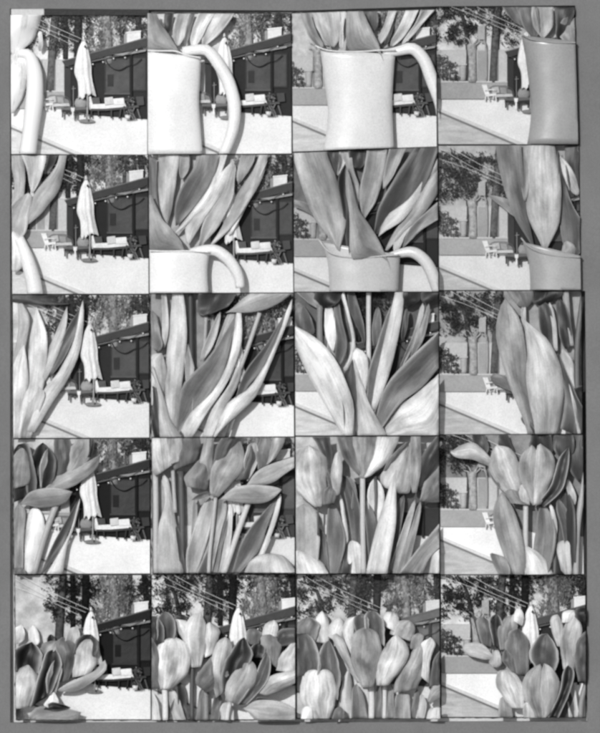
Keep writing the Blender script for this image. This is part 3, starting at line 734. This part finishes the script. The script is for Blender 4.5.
leaf('grey pointed leaf folding over the rim', "400,500 378,450 310,450 244,450 238,300 222,180 218,80 | 400,500 375,420 320,325 270,245 228,80", .60, 'b', e=.5)

start(1,3,'ABGWLTHKP', skytone=.7, patio=.86)
leaf('thin grey leaf pointing left over the fence', "330,320 262,262 205,218 | 345,300 305,240 215,214", .52, 'k')
leaf('dark leaf in the right corner', "530,220 520,80 515,14 | 572,215 565,80 590,14", .24)
leaf('bent light leaf near the right edge', "545,225 505,120 488,55 | 572,210 550,120 505,62", .76, 'b')
leaf('dark broad leaf behind the right rim', "488,465 500,300 488,130 484,14 | 592,465 592,370 545,250 505,100", .34, 'v', e=.4)
leaf('pale pointed leaf low at the right rim', "500,470 505,435 518,400 | 565,470 560,425 535,400", .66, 'b')
leaf('narrow grey leaf behind the two broad ones', "345,240 340,100 340,12 | 372,240 378,120 380,12", .55)
leaf('mottled grey leaf leaning left', "368,405 310,290 262,150 236,14 | 412,440 372,300 352,150 342,12", .46, 'b')
leaf('great light oval leaf in the middle', "412,430 368,290 358,120 382,12 | 462,445 496,330 503,180 484,60 472,12", .72, 'b')
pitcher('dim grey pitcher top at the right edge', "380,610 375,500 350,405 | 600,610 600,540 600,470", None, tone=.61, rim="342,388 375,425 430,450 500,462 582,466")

start(2,0,'BDEWLTSUHKP')
leaf('dark blurred leaf lying across the top', "18,60 20,40 18,18 | 300,60 200,40 280,18", .36, 'b')
leaf('grey leaf along the left edge', "18,350 34,220 44,130 36,30 | 48,340 78,200 88,110 62,50", .72, 'b')
leaf('broad pale pointed leaf', "40,590 60,440 80,300 88,190 104,110 110,66 | 95,590 125,460 152,340 160,200 140,120 118,66", .86, 'b')
leaf('slim pale leaf crossing the wall', "60,560 105,380 150,260 200,150 228,66 | 85,560 130,405 186,300 230,170 246,66", .74, 'b')
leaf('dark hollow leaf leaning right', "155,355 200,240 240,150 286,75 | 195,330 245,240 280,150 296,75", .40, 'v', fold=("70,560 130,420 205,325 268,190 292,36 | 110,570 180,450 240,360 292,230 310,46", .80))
leaf('bright bundle of leaf bases at lower left', "14,600 14,430 30,300 62,200 | 60,600 74,480 84,360 72,230", .84, 'b')
leaf('short grey leaf base low in the print', "50,580 80,440 98,362 | 110,540 150,420 125,385", .68)

start(2,1,'DEHSUP', skytone=.6)
leaf('dark petals above the leaves', "195,115 205,60 215,14 | 300,85 340,55 372,14", .26)
stem('dark upright stem left of centre', "182,300 180,150 178,10", 11, .34)
stem('pale back stem left of centre', "228,280 236,200 240,110", 8, .62)
leaf('left light back leaf', "205,290 250,180 292,85 | 240,280 282,190 303,92", .66)
leaf('right grey back leaf', "262,260 300,165 328,85 | 305,240 335,150 362,90", .58)
leaf('grey leaf at the left edge', "24,230 26,120 14,50 | 78,255 58,170 44,100", .55)
leaf('narrow pale leaf at the top left', "62,230 66,100 60,10 | 86,230 92,120 78,10", .72)
leaf('small hooked leaf beside the tall one', "158,345 156,240 162,190 | 190,365 196,320 178,240", .64)
leaf('broad upright leaf left of centre', "80,490 78,350 90,180 108,10 | 128,530 146,380 164,200 158,80 145,10", .72, 'b')
leaf('curled light leaf low at left', "28,330 22,265 50,245 | 75,430 84,340 80,260", .74, 'b')
stem('slanting stem before the roof', "376,318 410,225 455,92", 9, .74)
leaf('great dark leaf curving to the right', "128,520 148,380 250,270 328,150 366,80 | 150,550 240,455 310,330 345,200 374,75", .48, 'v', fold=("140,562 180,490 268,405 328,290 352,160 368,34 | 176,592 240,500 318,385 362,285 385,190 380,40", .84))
leaf('slim pale leaf beside the great one', "215,600 258,490 335,375 368,285 | 252,600 312,485 362,395 392,310", .74, 'b')
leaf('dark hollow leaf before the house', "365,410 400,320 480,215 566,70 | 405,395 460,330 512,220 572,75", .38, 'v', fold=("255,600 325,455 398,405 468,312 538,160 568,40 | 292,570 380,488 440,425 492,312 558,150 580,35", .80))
leaf('pale lens shaped leaf lying across the top', "318,92 400,26 480,12 588,8 | 318,92 400,92 480,78 545,46 588,12", .66, 'b')
leaf('dark sliver in the lower left corner', "40,600 28,480 22,370 | 62,600 52,480 40,390", .26)
leaf('triangular grey leaf at the lower left', "60,600 50,480 40,380 22,290 | 175,600 105,525 72,430 34,310", .68, 'b')

start(2,2,'WGHDP', skytone=.45, house=.14)
stem('pale straight stem behind the leaves', "315,330 314,150 315,8", 10, .74)
leaf('slender dark back leaf near the middle', "285,200 235,80 228,14 | 305,250 292,130 250,14", .36)
leaf('grey back leaf right of the stem', "328,250 328,150 345,70 | 352,220 366,160 360,80", .42)
leaf('grey leaf leaning from the top left', "115,90 60,50 20,12 | 135,90 112,40 66,12", .52)
leaf('dark leaf at the left edge', "18,140 20,90 36,50 | 105,215 92,140 60,75", .42)
stem('grey stem at upper left', "120,230 118,150 120,70", 13, .52)
leaf('white narrow leaf behind the dark one', "162,260 138,170 142,60 | 184,245 182,150 168,60", .84)
leaf('dark upright leaf left of centre', "168,300 184,200 174,120 174,46 | 212,325 228,220 206,120 196,44", .40, 'v', fold=("214,330 248,230 224,100 204,36 | 228,335 260,220 240,110 214,26", .78))
leaf('dark petal hanging at the top left', "125,86 98,50 106,12 | 152,84 200,52 212,12", .17, 'b')
leaf('dark petal hanging at the top right', "450,92 444,50 448,12 | 512,62 522,42 524,12", .20, 'b')
leaf('small dark petal in the top right corner', "530,70 522,35 526,12 | 572,66 590,40 592,12", .22, 'b')
leaf('light grey leaf at the right', "420,345 465,250 500,160 520,60 | 470,290 500,210 530,120 540,60", .64)
leaf('right striped leaf near the roof', "470,290 505,190 535,110 548,60 | 500,270 535,200 555,110 560,60", .55)
leaf('dark leaf right of the tall leaf', "440,220 450,130 460,80 | 462,200 472,130 470,80", .30)
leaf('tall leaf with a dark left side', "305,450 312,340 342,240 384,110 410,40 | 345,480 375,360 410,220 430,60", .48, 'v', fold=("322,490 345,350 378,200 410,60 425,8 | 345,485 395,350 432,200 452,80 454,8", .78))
leaf('hooked white leaf in the centre', "290,440 256,330 244,262 258,240 | 302,440 314,330 306,262 275,238", .82, 'b')
leaf('black hollow below the hooked leaf', "205,370 230,320 246,285 | 272,590 270,450 252,285", .24)  # shade of the hollow put in as a dark blade
leaf('large dark leaf at the right', "342,525 378,400 478,280 600,150 | 375,550 440,462 530,395 600,285", .48, 'v', e=.5)
leaf('broad white leaf in the lower right corner', "375,550 425,485 520,410 604,310 | 400,604 480,604 604,604 604,400", .82, 'b')
leaf('pale pointed leaf base at lower centre', "270,604 266,450 256,330 248,275 | 410,604 335,495 292,390 260,290", .70, 'b', e=.5)
leaf('great pale oval leaf crossing the left side', "222,592 130,450 48,300 12,140 | 254,585 248,440 172,270 80,185 16,140", .84, 'b')

start(2,3,'ABGWLTKP', skytone=.65, patio=.90)
leaf('grey petal hanging at the top', "340,95 300,45 272,14 | 388,80 394,40 384,14", .48, 'b')
leaf('blackish petal mass at the top right', "395,85 384,45 396,14 | 448,72 505,42 505,14", .18, 'b')
leaf('light narrow stem like leaf behind', "345,200 343,80 | 364,200 362,70", .70)
leaf('dark upright leaf right of the pale one', "418,200 412,110 412,62 | 480,275 478,170 465,110 452,60", .32, 'v', fold=("472,260 466,160 448,62 | 490,260 484,150 466,68", .74))
leaf('dark back leaf at the upper right', "500,250 486,120 478,50 | 548,255 542,150 512,50", .27, 'v', fold=("540,240 518,100 506,32 | 554,240 540,110 532,26", .62))
stem('grey upright stem at the right edge', "566,420 568,220 578,10", 11, .50)
leaf('dark wide leaf at the right edge', "498,570 520,430 488,300 484,250 | 600,600 600,545 558,420 505,285", .34, 'v', e=.4)
leaf('light curled leaf among the dark ones', "525,350 500,290 496,248 | 556,395 552,305 520,252", .74, 'b')
leaf('black leaf low at the right edge', "568,470 550,412 600,392 | 600,485 600,400", .20)
leaf('short grey leaf pointing left near the chair', "330,435 265,405 218,385 | 340,430 300,372 222,342", .44, 'b')
leaf('dark curled leaf base at the bottom', "375,575 343,535 352,512 | 436,600 395,565 368,512", .36)
leaf('left oval leaf with a dark tip', "352,535 290,380 244,220 250,100 268,42 | 392,540 370,380 362,250 332,120 292,56", .60, 'b')
leaf('great pale oval leaf in front', "402,590 368,420 360,280 354,138 | 485,592 514,450 502,330 452,220 362,138", .74, 'b')
start(3,0,'WLTSUHEP', skytone=.8, house=.07, patio=.93)
leaf('white blurred background behind the stems', "66,575 72,400 88,290 | 118,540 152,420 135,300", .92, 'b')  # blade added for the white background, no real leaf
leaf('grey upright leaf at the left edge', "26,575 28,420 32,285 | 60,575 66,420 78,285", .58)
leaf('dark leaf with a bright outer edge', "122,570 180,450 258,310 282,262 | 150,555 212,470 252,380 288,272", .38, 'v', fold=("138,575 200,490 250,395 284,272 | 218,575 238,455 266,380 294,258", .84))
tulip('dark tulip with one pale petal', [("80,270 75,150 125,42 | 170,245 196,120 155,42", .17, 'v', .3), ("132,225 128,140 155,62 | 168,212 194,120 184,60", .62, 'c', .8)], ("95,580 150,410 196,285", 13, .66))
tulip('mottled tulip at the left edge', [("32,285 20,180 20,80 | 112,250 118,180 80,40", .22, 'v'), ("30,230 22,130 56,55 | 84,210 108,140 74,55", .56, 'b', .7)])
tulip('big tulip opening at the top', [("190,180 186,80 186,24 | 245,160 262,90 244,24", .38), ("232,165 240,90 288,26 312,18 | 244,175 305,140 336,80 326,18", .66, 'b', .7), ("316,100 322,60 318,24 | 335,100 345,60 340,24", .22), ("148,228 200,170 300,130 366,88 | 166,240 250,222 342,162 378,98", .56, 'b', .8)])
leaf('flat ribbed petal like leaf lying sideways', "42,284 90,240 170,222 258,234 | 58,292 140,302 222,288 260,242", .56, 'b', e=.8)
leaf('small dull leaf in the bottom left corner', "24,584 34,548 52,540 | 84,584 72,555 60,542", .48)

start(3,1,'HSUEP', skytone=.7, house=.14, patio=.9)
stem('pale stem at the left edge', "40,440 40,300 38,180", 12, .80)
stem('dark stem left of centre', "145,390 142,270 140,165", 12, .36)
stem('light stem beside the dark one', "118,330 112,240 108,160", 8, .70)
leaf('grey back leaf in the middle', "180,470 184,350 186,270 | 206,470 206,350 208,265", .56)
leaf('broad pale leaf at lower left', "42,584 50,400 78,270 50,180 | 152,584 142,450 118,350 90,165", .76, 'b')
leaf('thin dark sliver beside the pale leaf', "138,555 118,400 120,380 | 162,560 142,430 128,385", .26)
leaf('light middle leaf', "160,500 190,400 230,275 | 232,490 262,380 280,262", .70)
leaf('grey ribbed leaf right of the middle', "230,490 260,380 286,258 | 300,410 322,335 328,262", .62)
leaf('dark rising leaf at bottom centre', "188,584 240,490 300,400 328,322 | 284,584 304,480 322,400 334,315", .44, 'v', e=.5)
leaf('bright narrow leaf beside it', "284,584 318,420 330,290 | 312,584 342,430 348,290", .84)
stem('slanting pale stem to the right', "318,555 372,395 412,285", 12, .80)
leaf('dark triangular leaf before the daybed', "340,565 380,450 450,350 530,262 | 366,560 452,480 492,370 536,262", .42, 'v', fold=("436,530 478,430 508,340 528,262 | 456,530 500,425 530,335 548,245", .84))
leaf('pale rounded leaf at the bottom right', "370,584 430,512 480,490 | 600,584 575,522 520,492", .80, 'b')
tulip('pale mottled tulip in the left corner', [("112,160 105,80 122,24 | 200,125 222,60 212,24", .36), ("66,150 56,60 84,24 | 160,115 172,60 158,24", .68), ("40,185 18,100 20,24 | 112,135 128,90 118,24", .76)])
tulip('grey tulip left of centre', [("162,225 158,180 222,108 | 244,242 255,180 238,108", .46, 'b', .6), ("238,215 216,130 242,32 | 268,185 268,110 276,32", .60)], None)
tulip('large centre tulip with tall front petal', [("268,140 284,60 326,26 | 345,115 385,60 408,26", .24), ("355,200 358,190 398,100 412,46 | 424,195 446,120 434,56", .28), ("398,190 392,130 408,62 428,48 | 406,205 443,140 448,70 438,48", .64, 'c', .9), ("256,260 262,160 308,80 358,40 | 290,268 372,182 394,130 388,68 364,40", .62, 'b', .9)], ("255,500 268,380 280,262", 8, .66))
tulip('soft pale tulip in the upper right', [("448,160 442,90 466,24 | 490,140 500,80 490,24", .42), ("470,150 490,90 515,24 | 520,110 545,70 566,24", .74)])
leaf('light petal like leaf reaching the right edge', "388,220 450,160 520,128 604,98 | 420,226 500,212 560,172 604,130", .72, 'b', e=.7)
leaf('long flat leaf with a bent tip', "288,272 350,230 430,218 544,228 | 310,284 400,292 480,288 544,246", .66, 'b', e=.9)
leaf('short dark leaf under the centre tulip', "182,276 210,256 250,240 | 186,282 220,274 262,256", .34)

start(3,2,'HP', skytone=.75, house=.18, patio=.88)
leaf('white piece of umbrella behind the stems', "315,340 308,260 318,185 | 372,340 378,260 362,190", .88)  # blade added to show umbrella cloth, no real leaf
stem('dark thin stem behind the centre', "342,350 344,270 340,185", 8, .36)
leaf('grey leaf at the left', "18,520 20,400 20,290 | 112,520 118,400 108,298", .62)
leaf('dark leaf behind the left leaves', "108,490 106,430 112,390 | 155,555 145,430 120,390", .36)
leaf('ribbed grey leaf left of centre', "140,530 146,400 150,285 | 195,560 222,425 180,285", .48, 'v', fold=("185,560 214,440 206,340 192,255 | 212,500 234,435 216,305 204,250", .80))
leaf('dark crossing leaves in the middle', "248,450 226,300 200,215 | 278,450 278,300 222,150", .36)
leaf('second dark leaf beside the main stem', "236,330 250,250 225,200 | 274,300 262,220 240,180", .52)
leaf('grey leaf right of the main stem', "312,490 300,340 300,270 | 350,390 332,320 306,275", .40)
leaf('dark leaf base at bottom left of centre', "200,584 214,490 230,438 | 240,584 248,500 242,445", .28)
leaf('hooked white leaf at the bottom centre', "246,584 222,480 232,440 | 292,584 284,470 266,440", .86, 'b')
leaf('small dark leaf right of the tall one', "412,400 430,290 444,255 | 444,385 458,300 468,262", .38)
leaf('light slanting leaf right of centre', "394,560 440,420 492,275 | 430,560 472,420 508,275", .66)
leaf('grey slanting leaf farther right', "428,560 480,400 512,285 | 480,520 512,380 528,285", .56)
leaf('white leaf in the lower left corner', "14,590 14,520 26,470 | 170,590 135,535 70,490", .88, 'b')
leaf('grey leaf at the lower right', "405,590 480,510 540,440 604,340 | 510,590 562,505 604,445", .58, 'v', fold=("550,590 572,485 604,420 | 604,590 604,430", .78))
tulip('broad tulip cut by the top edge', [("282,190 212,110 182,22 | 292,190 268,100 262,22", .46), ("280,192 255,100 246,22 | 304,192 345,100 365,22", .58, 'k'), ("292,192 320,120 346,22 | 322,184 395,120 450,22", .80)], ("294,540 290,360 290,180", 11, .80))
tulip('right tulip with a dark slanting petal', [("376,228 362,180 470,55 | 440,255 484,232 482,60", .66), ("366,178 398,110 466,44 | 378,192 424,120 486,46", .40, 'b', .8)])
tulip('pair of petals at the right edge', [("510,225 528,100 586,22 | 522,240 604,110 604,22", .22), ("488,250 472,130 486,22 | 506,250 524,140 520,22", .58, 'b', .6), ("518,280 540,200 604,100 | 545,290 604,268 604,120", .48, 'b', .7)])
tulip('rounded pale tulip on the left', [("150,215 120,80 66,22 | 166,215 168,90 152,22", .28), ("128,305 152,230 132,120 | 160,278 180,205 150,120", .34), ("96,306 24,220 20,100 58,62 | 126,306 146,210 144,110 96,60", .76, 'b', .4), ("132,298 136,242 166,220 | 176,290 188,252 180,222", .46, 'b', .7), ("176,268 162,170 184,82 | 198,255 210,160 202,86", .70, 'b', .5)], ("112,420 112,360 112,300", 4, .35))
leaf('great pale blade before the right tulips', "296,590 340,400 388,250 418,158 | 382,590 418,400 424,280 426,158", .80, 'b')

start(3,3,'AGWLKP', skytone=.55, patio=.93)
leaf('dark leaf at the top centre left', "156,95 150,45 142,14 | 204,120 214,60 186,14", .30)
leaf('dark curled leaf behind the tulips', "250,75 252,35 256,14 | 334,125 305,55 285,14", .32, 'b')
leaf('dark leaf behind the right tulip', "360,80 380,40 380,14 | 480,110 470,60 460,14", .22)
leaf('dark petal mass in the upper right', "478,110 470,45 480,14 | 545,120 556,60 545,14", .26)
leaf('grey dark leaf in the right corner', "538,205 532,100 545,14 | 604,205 604,14", .30)
leaf('dark hollow among the right stems', "470,600 480,330 500,230 | 560,600 560,350 540,240", .22)  # dark filler blade added for the shade among the stems
leaf('light narrow leaf crossing at the right', "545,300 524,230 528,190 | 566,300 560,250 540,205", .66)
leaf('grey curved leaf at the right', "505,400 486,330 478,270 | 548,440 540,350 505,275", .42)
leaf('hooked pale leaf low on the right', "502,560 484,465 506,438 | 548,590 550,465 524,440", .76, 'b')
stem('grey stem at the right edge', "562,590 570,380 582,170", 12, .64)
leaf('upright leaf under the right tulip', "392,500 402,390 410,295 | 462,535 482,405 445,292", .48, 'v', fold=("452,530 474,420 460,330 448,292 | 470,530 488,400 478,330 466,290", .78))
leaf('short grey leaf beside the pool edge', "232,535 218,492 240,495 | 300,560 282,512 262,502", .50)
leaf('long mottled leaf below the left tulip', "292,560 240,400 232,320 258,245 | 372,590 352,450 322,340 278,245", .58, 'b')
leaf('pale pointed leaf at the bottom', "368,592 360,520 350,475 326,446 | 492,592 442,522 400,480 330,448", .80, 'b', e=.5)
tulip('left tulip with a long sideways petal', [("305,285 228,200 206,130 | 335,275 275,215 232,125", .48), ("225,150 150,118 92,112 56,92 | 228,120 190,78 140,48 64,82", .66, 'b', .7), ("285,260 216,160 222,90 240,62 | 350,235 334,130 302,76 254,58", .70, 'b', .6), ("300,292 280,250 270,230 | 382,300 345,262 330,230", .56), ("338,296 332,240 346,212 | 378,300 376,242 358,212", .74)], ("361,470 361,380 362,290", 11, .74))
tulip('right tulip with a dark open petal', [("398,305 460,220 490,120 528,68 | 436,305 504,242 528,160 540,68", .24, 'v', .9), ("384,296 342,200 336,120 372,62 | 404,296 402,180 408,100 400,56", .60, 'b', .6), ("386,300 388,180 402,70 414,54 | 422,296 474,172 468,98 424,54", .66, 'b', .7)])

start(4,0,'BDEUHSKP', skytone=.8, house=.04, patio=.90)
leaf('white blurred petal at the far left', "30,290 34,240 50,215 | 66,290 70,250 60,215", .88)
leaf('pale blurred petal behind the left tulips', "86,290 84,240 98,214 | 132,300 124,245 104,214", .86)
leaf('small dark petal tip behind the round tulip', "158,292 158,268 168,252 | 194,292 188,264 176,252", .26)
leaf('pale back petal right of the round tulip', "226,300 238,240 266,220 | 268,310 290,262 280,222", .76)
leaf('dark back petal before the umbrella', "266,290 274,250 284,226 | 298,290 306,262 292,228", .38)
tulip('rounded grey tulip in the middle', [("135,330 138,290 190,275 | 200,360 210,310 200,280", .60), ("190,445 190,345 186,290 214,262 | 242,440 282,340 268,290 224,262", .48, 'b', .5)])
tulip('dark rimmed tulip before the umbrella pole', [("262,330 280,268 318,248 | 352,340 366,300 345,256", .30, 'v', .3), ("258,425 266,330 300,272 325,268 | 330,410 358,360 352,300 338,274", .80, 'b', .3)])
tulip('black hollow tulip at the left', [("42,400 36,320 92,282 | 126,410 140,335 104,282", .16, 'v', .9)])
tulip('bright tulip low at the left edge', [("34,550 28,430 80,368 | 96,540 134,450 98,368", .70, 'b', .3)])
tulip('dark tulip with a light front petal', [("88,545 128,400 155,322 182,312 | 175,490 216,380 208,330 192,312", .20, 'v', .9), ("158,488 156,420 186,350 | 194,485 218,400 208,342", .64, 'c', .8)])
leaf('long curved petal sweeping right', "196,462 260,436 350,395 382,348 | 210,490 290,474 388,402 398,360", .70, 'b', e=.6)
leaf('white triangular leaf near the bottom', "135,545 160,510 180,482 | 215,545 205,515 190,482", .92)
leaf('speckled flat leaf along the bottom', "84,580 120,542 200,540 296,560 | 104,604 180,608 262,604 296,566", .58, 'b', e=.7)
leaf('dark slot on the flat bottom leaf', "142,548 180,522 250,540 | 150,554 200,556 254,548", .14)
leaf('dark stems in the bottom left corner', "24,604 30,560 50,545 | 66,604 66,570 60,548", .30)

start(4,1,'ABDEUHKP', skytone=.85, house=.16, patio=.90)
leaf('dim leaf left of the dark stem', "196,604 206,540 214,470 | 232,604 230,540 232,470", .46)
leaf('dark back leaf beside the corner leaf', "56,604 84,540 100,470 | 84,604 108,540 124,470", .34)
stem('dark stem below the pale tulip', "184,600 184,480 186,375", 9, .40)
stem('short grey stem at bottom centre', "240,604 240,540 240,480", 12, .55)
leaf('slanting light leaf at the bottom left', "118,604 92,520 88,465 | 168,604 134,510 108,465", .70)
leaf('dark leaf behind the dark stem', "132,560 125,490 122,440 | 172,600 160,500 146,440", .30)
leaf('grey leaf rising at bottom centre', "254,604 268,520 280,480 | 292,604 300,540 310,500", .44)
leaf('pale leaf under the main tulip', "272,604 300,540 310,520 | 352,604 352,560 345,525", .78)
leaf('pale leaf in the bottom left corner', "18,604 22,520 20,465 | 62,604 48,520 34,465", .76)
tulip('soft white tulip at the back', [("148,275 118,222 106,178 | 192,280 182,222 142,178", .84), ("115,190 120,178 140,172 | 168,196 166,184 150,172", .30), ("236,345 232,250 246,198 | 272,330 296,240 270,208", .76), ("182,385 148,260 178,180 212,164 | 222,380 244,280 238,200 222,164", .74, 'b', .5)])
tulip('pale low left tulip with dark back petals', [("48,300 44,205 58,162 | 112,292 120,205 88,158", .36, 'v', .7), ("16,310 16,205 26,178 | 74,292 74,222 42,178", .28, 'v', .5), ("18,470 14,380 14,240 | 54,470 64,350 34,245", .46), ("58,470 40,380 50,292 104,260 | 104,470 172,400 170,300 120,260", .78, 'b', .3)], ("78,604 78,540 76,465", 12, .80))
tulip('right tulip cluster at the right edge', [("406,292 402,240 428,226 | 452,292 464,250 442,228", .46, 'b', .8), ("462,255 476,212 506,194 | 524,262 530,222 518,194", .78), ("524,262 540,230 604,226 | 530,302 604,280 604,236", .36), ("478,345 456,270 486,244 | 522,385 540,300 505,246", .50, 'b', .8), ("520,395 540,330 604,245 | 604,410 604,255", .78)])
tulip('large front tulip with a dark inner petal', [("202,452 206,410 298,300 330,258 | 242,485 292,450 340,330 340,270", .46), ("416,345 420,300 442,286 | 468,345 480,310 460,288", .20, 'v', .7), ("280,505 256,380 286,280 316,262 | 334,465 350,350 344,290 328,260", .68), ("306,485 308,380 368,280 392,263 | 372,445 426,340 414,290 402,263", .20, 'v', .6), ("366,532 420,450 464,350 478,322 | 402,532 484,440 500,360 488,322", .36, 'v', .9), ("318,515 326,440 378,370 408,346 | 370,534 434,450 444,390 416,346", .64, 'b', .8), ], ("322,604 326,570 336,525", 10, .76))
tulip('long light petal at the right', [("448,484 490,420 604,385 | 480,494 540,474 604,430", .72, 'b', .6)])
leaf('flat leaf lying along the bottom right', "382,542 440,514 540,518 596,560 | 400,555 470,604 560,604 596,568", .68, 'b', e=.6)
leaf('dark hollow on top of the flat leaf', "428,522 450,500 548,518 | 450,530 500,528 550,524", .36)

start(4,2,'ABDEHKP', skytone=.85, house=.25, patio=.90)
leaf('dim back leaf behind the bright stems', "330,604 338,540 345,450 | 372,604 368,540 366,450", .42)
leaf('dusky broad leaf left of the right tulip', "384,604 388,520 396,450 | 420,604 416,520 412,455", .50)
leaf('dim leaf behind the egg shaped tulip', "180,604 186,520 192,430 | 214,604 216,520 210,430", .40)
leaf('grey leaf at the right bottom edge', "476,604 486,540 500,470 | 512,604 512,540 516,470", .44)
leaf('light upright leaf at bottom centre left', "206,604 198,500 228,388 | 248,604 252,500 240,388", .80, 'b')
leaf('grey wide leaf base at the bottom centre', "244,604 248,480 262,445 | 316,604 296,500 272,455", .50)
stem('bright stem below the centre tulip', "324,604 326,530 324,450", 13, .88)
stem('second bright stem right of centre', "375,604 378,530 378,445", 9, .82)
leaf('grey leaf group below the right tulip', "410,604 418,530 416,485 | 484,604 480,530 478,478", .56)
leaf('light slanting leaf at the right bottom', "494,604 512,540 520,480 | 530,604 545,545 545,510", .72)
tulip('half hidden tulip at the upper left', [("36,262 30,212 66,183 | 102,278 118,212 84,181", .48, 'v', .7), ("102,282 98,200 122,158 | 156,290 154,200 134,158", .88)])
tulip('pale back tulip in the middle', [("150,260 160,210 190,180 | 215,300 225,240 215,190", .72), ("366,212 376,168 404,160 | 436,250 436,190 420,162", .88), ("398,250 418,204 466,193 | 484,280 500,232 484,198", .74)])
tulip('wide pale tulip at the right', [("478,310 488,262 508,246 | 522,310 534,262 518,246", .58), ("412,485 436,400 498,300 522,276 | 505,470 546,380 536,296", .60, 'b', .5), ("512,410 518,300 556,263 | 556,450 562,350 582,292 568,263", .84), ("556,460 574,350 604,290 | 604,460 604,300", .26), ("546,515 575,450 604,420 | 560,530 604,490", .60)])
tulip('dark tulip behind the lower left bulb', [("38,420 26,300 28,252 56,246 | 118,410 120,335 92,270 68,248", .30, 'v', .8), ("108,410 118,320 146,272 | 190,515 200,400 168,278", .36, 'v', .8)])
tulip('pale egg shaped tulip at lower left', [("92,588 44,500 56,410 114,382 | 152,588 190,500 174,410 134,382", .80, 'b', .2)])
tulip('tall centre tulip among pale petals', [("268,445 198,330 156,240 | 294,445 244,350 214,255", .70), ("300,235 296,180 320,154 | 378,300 374,200 340,154", .34, 'v', .9), ("262,245 252,190 276,168 | 314,232 314,190 294,168", .36, 'v', .7), ("246,340 210,240 226,190 256,178 | 268,340 254,250 266,180", .84), ("346,455 346,370 388,280 416,253 | 394,455 466,360 470,300 434,253", .86, 'b', .2), ("286,462 246,350 256,250 298,220 | 332,462 366,330 354,250 310,220", .60, 'b', .5)])
leaf('small white curl at the bottom left', "42,596 48,552 68,534 | 92,596 92,558 78,534", .86, 'b')
leaf('grey petal tip beside the egg shaped tulip', "160,604 176,555 198,538 | 212,604 216,560 206,540", .44)
leaf('white petal tip in the bottom right corner', "536,604 552,555 570,538 | 604,604 600,560 590,542", .88, 'b')

start(4,3,'ABGWDEUHKP', skytone=.85, house=.2, patio=.95)
leaf('slender dark leaf left of the cluster', "164,290 148,220 132,168 | 178,292 162,225 146,172", .32)
leaf('pale bent leaf at bottom right', "522,575 516,470 535,440 | 568,590 552,500 545,445", .76)
stem('grey stem in the lower right corner', "568,604 572,520 578,430", 11, .58)
leaf('dark leaf at the bottom right', "466,600 495,530 520,470 | 545,600 540,540 535,490", .36)
leaf('grey leaf base below the small bulb', "238,600 244,520 260,495 | 304,600 292,540 272,500", .58)
tulip('dark pair of petals at the upper left', [("174,292 152,210 168,178 | 212,304 218,240 196,186", .48, 'b', .8), ("220,295 202,200 222,170 | 248,312 258,220 242,170", .30, 'v', .9), ("196,215 210,190 220,180 | 212,215 222,195 228,182", .2)])
tulip('grey tulip with a bright tip', [("248,315 238,230 278,175 | 278,312 295,235 304,172", .56, 'b', .6), ("286,235 288,190 300,168 | 314,240 318,200 308,170", .60), ("298,196 308,155 324,147 | 336,220 344,186 332,148", .90)])
tulip('dark dome tulip in the centre', [("288,410 266,300 286,240 318,228 | 358,415 364,320 358,270 326,228", .46, 'b', .8), ("268,375 252,350 262,314 | 324,425 314,350 284,308", .46, 'b', .7)])
tulip('dark round tulip right of centre', [("384,378 360,330 396,260 428,248 | 464,405 480,330 458,280 438,248", .36, 'v', .9)])
leaf('pale crumpled petal lying to the left', "215,362 130,338 96,318 | 222,326 170,288 110,288 98,306", .76, 'b', e=.6)
leaf('small crumpled petal beside it', "200,380 205,345 215,320 | 255,388 250,340 238,308", .68, 'b')
tulip('tall mottled tulip at the right', [("474,300 448,220 452,180 468,170 | 492,300 498,220 482,173", .80), ("492,205 498,162 538,153 | 542,205 552,172 546,158", .82), ("498,390 486,280 516,192 546,182 | 544,398 562,300 574,230 558,184", .70, 'b', .4)])
tulip('dark tulip at the far right edge', [("548,190 542,158 558,145 | 604,225 604,146", .22), ("558,440 542,290 604,212 | 604,440 604,220", .38, 'b', .5)])
tulip('small smooth tulip bud low in the centre', [("292,545 232,460 236,402 266,392 | 344,548 344,470 314,415 278,392", .78, 'b', .4), ("345,590 336,545 352,514 | 382,595 384,552 364,514", .72)])
tulip('large front tulip with a torn dark petal', [("428,580 480,490 496,400 502,372 | 474,575 524,482 544,400 532,376", .20, 'v', .9), ("386,574 336,490 342,420 396,368 | 424,578 414,480 420,368", .60, 'b', .5), ("408,578 404,470 416,368 | 452,565 484,455 454,384 428,366", .64, 'b', .5)])
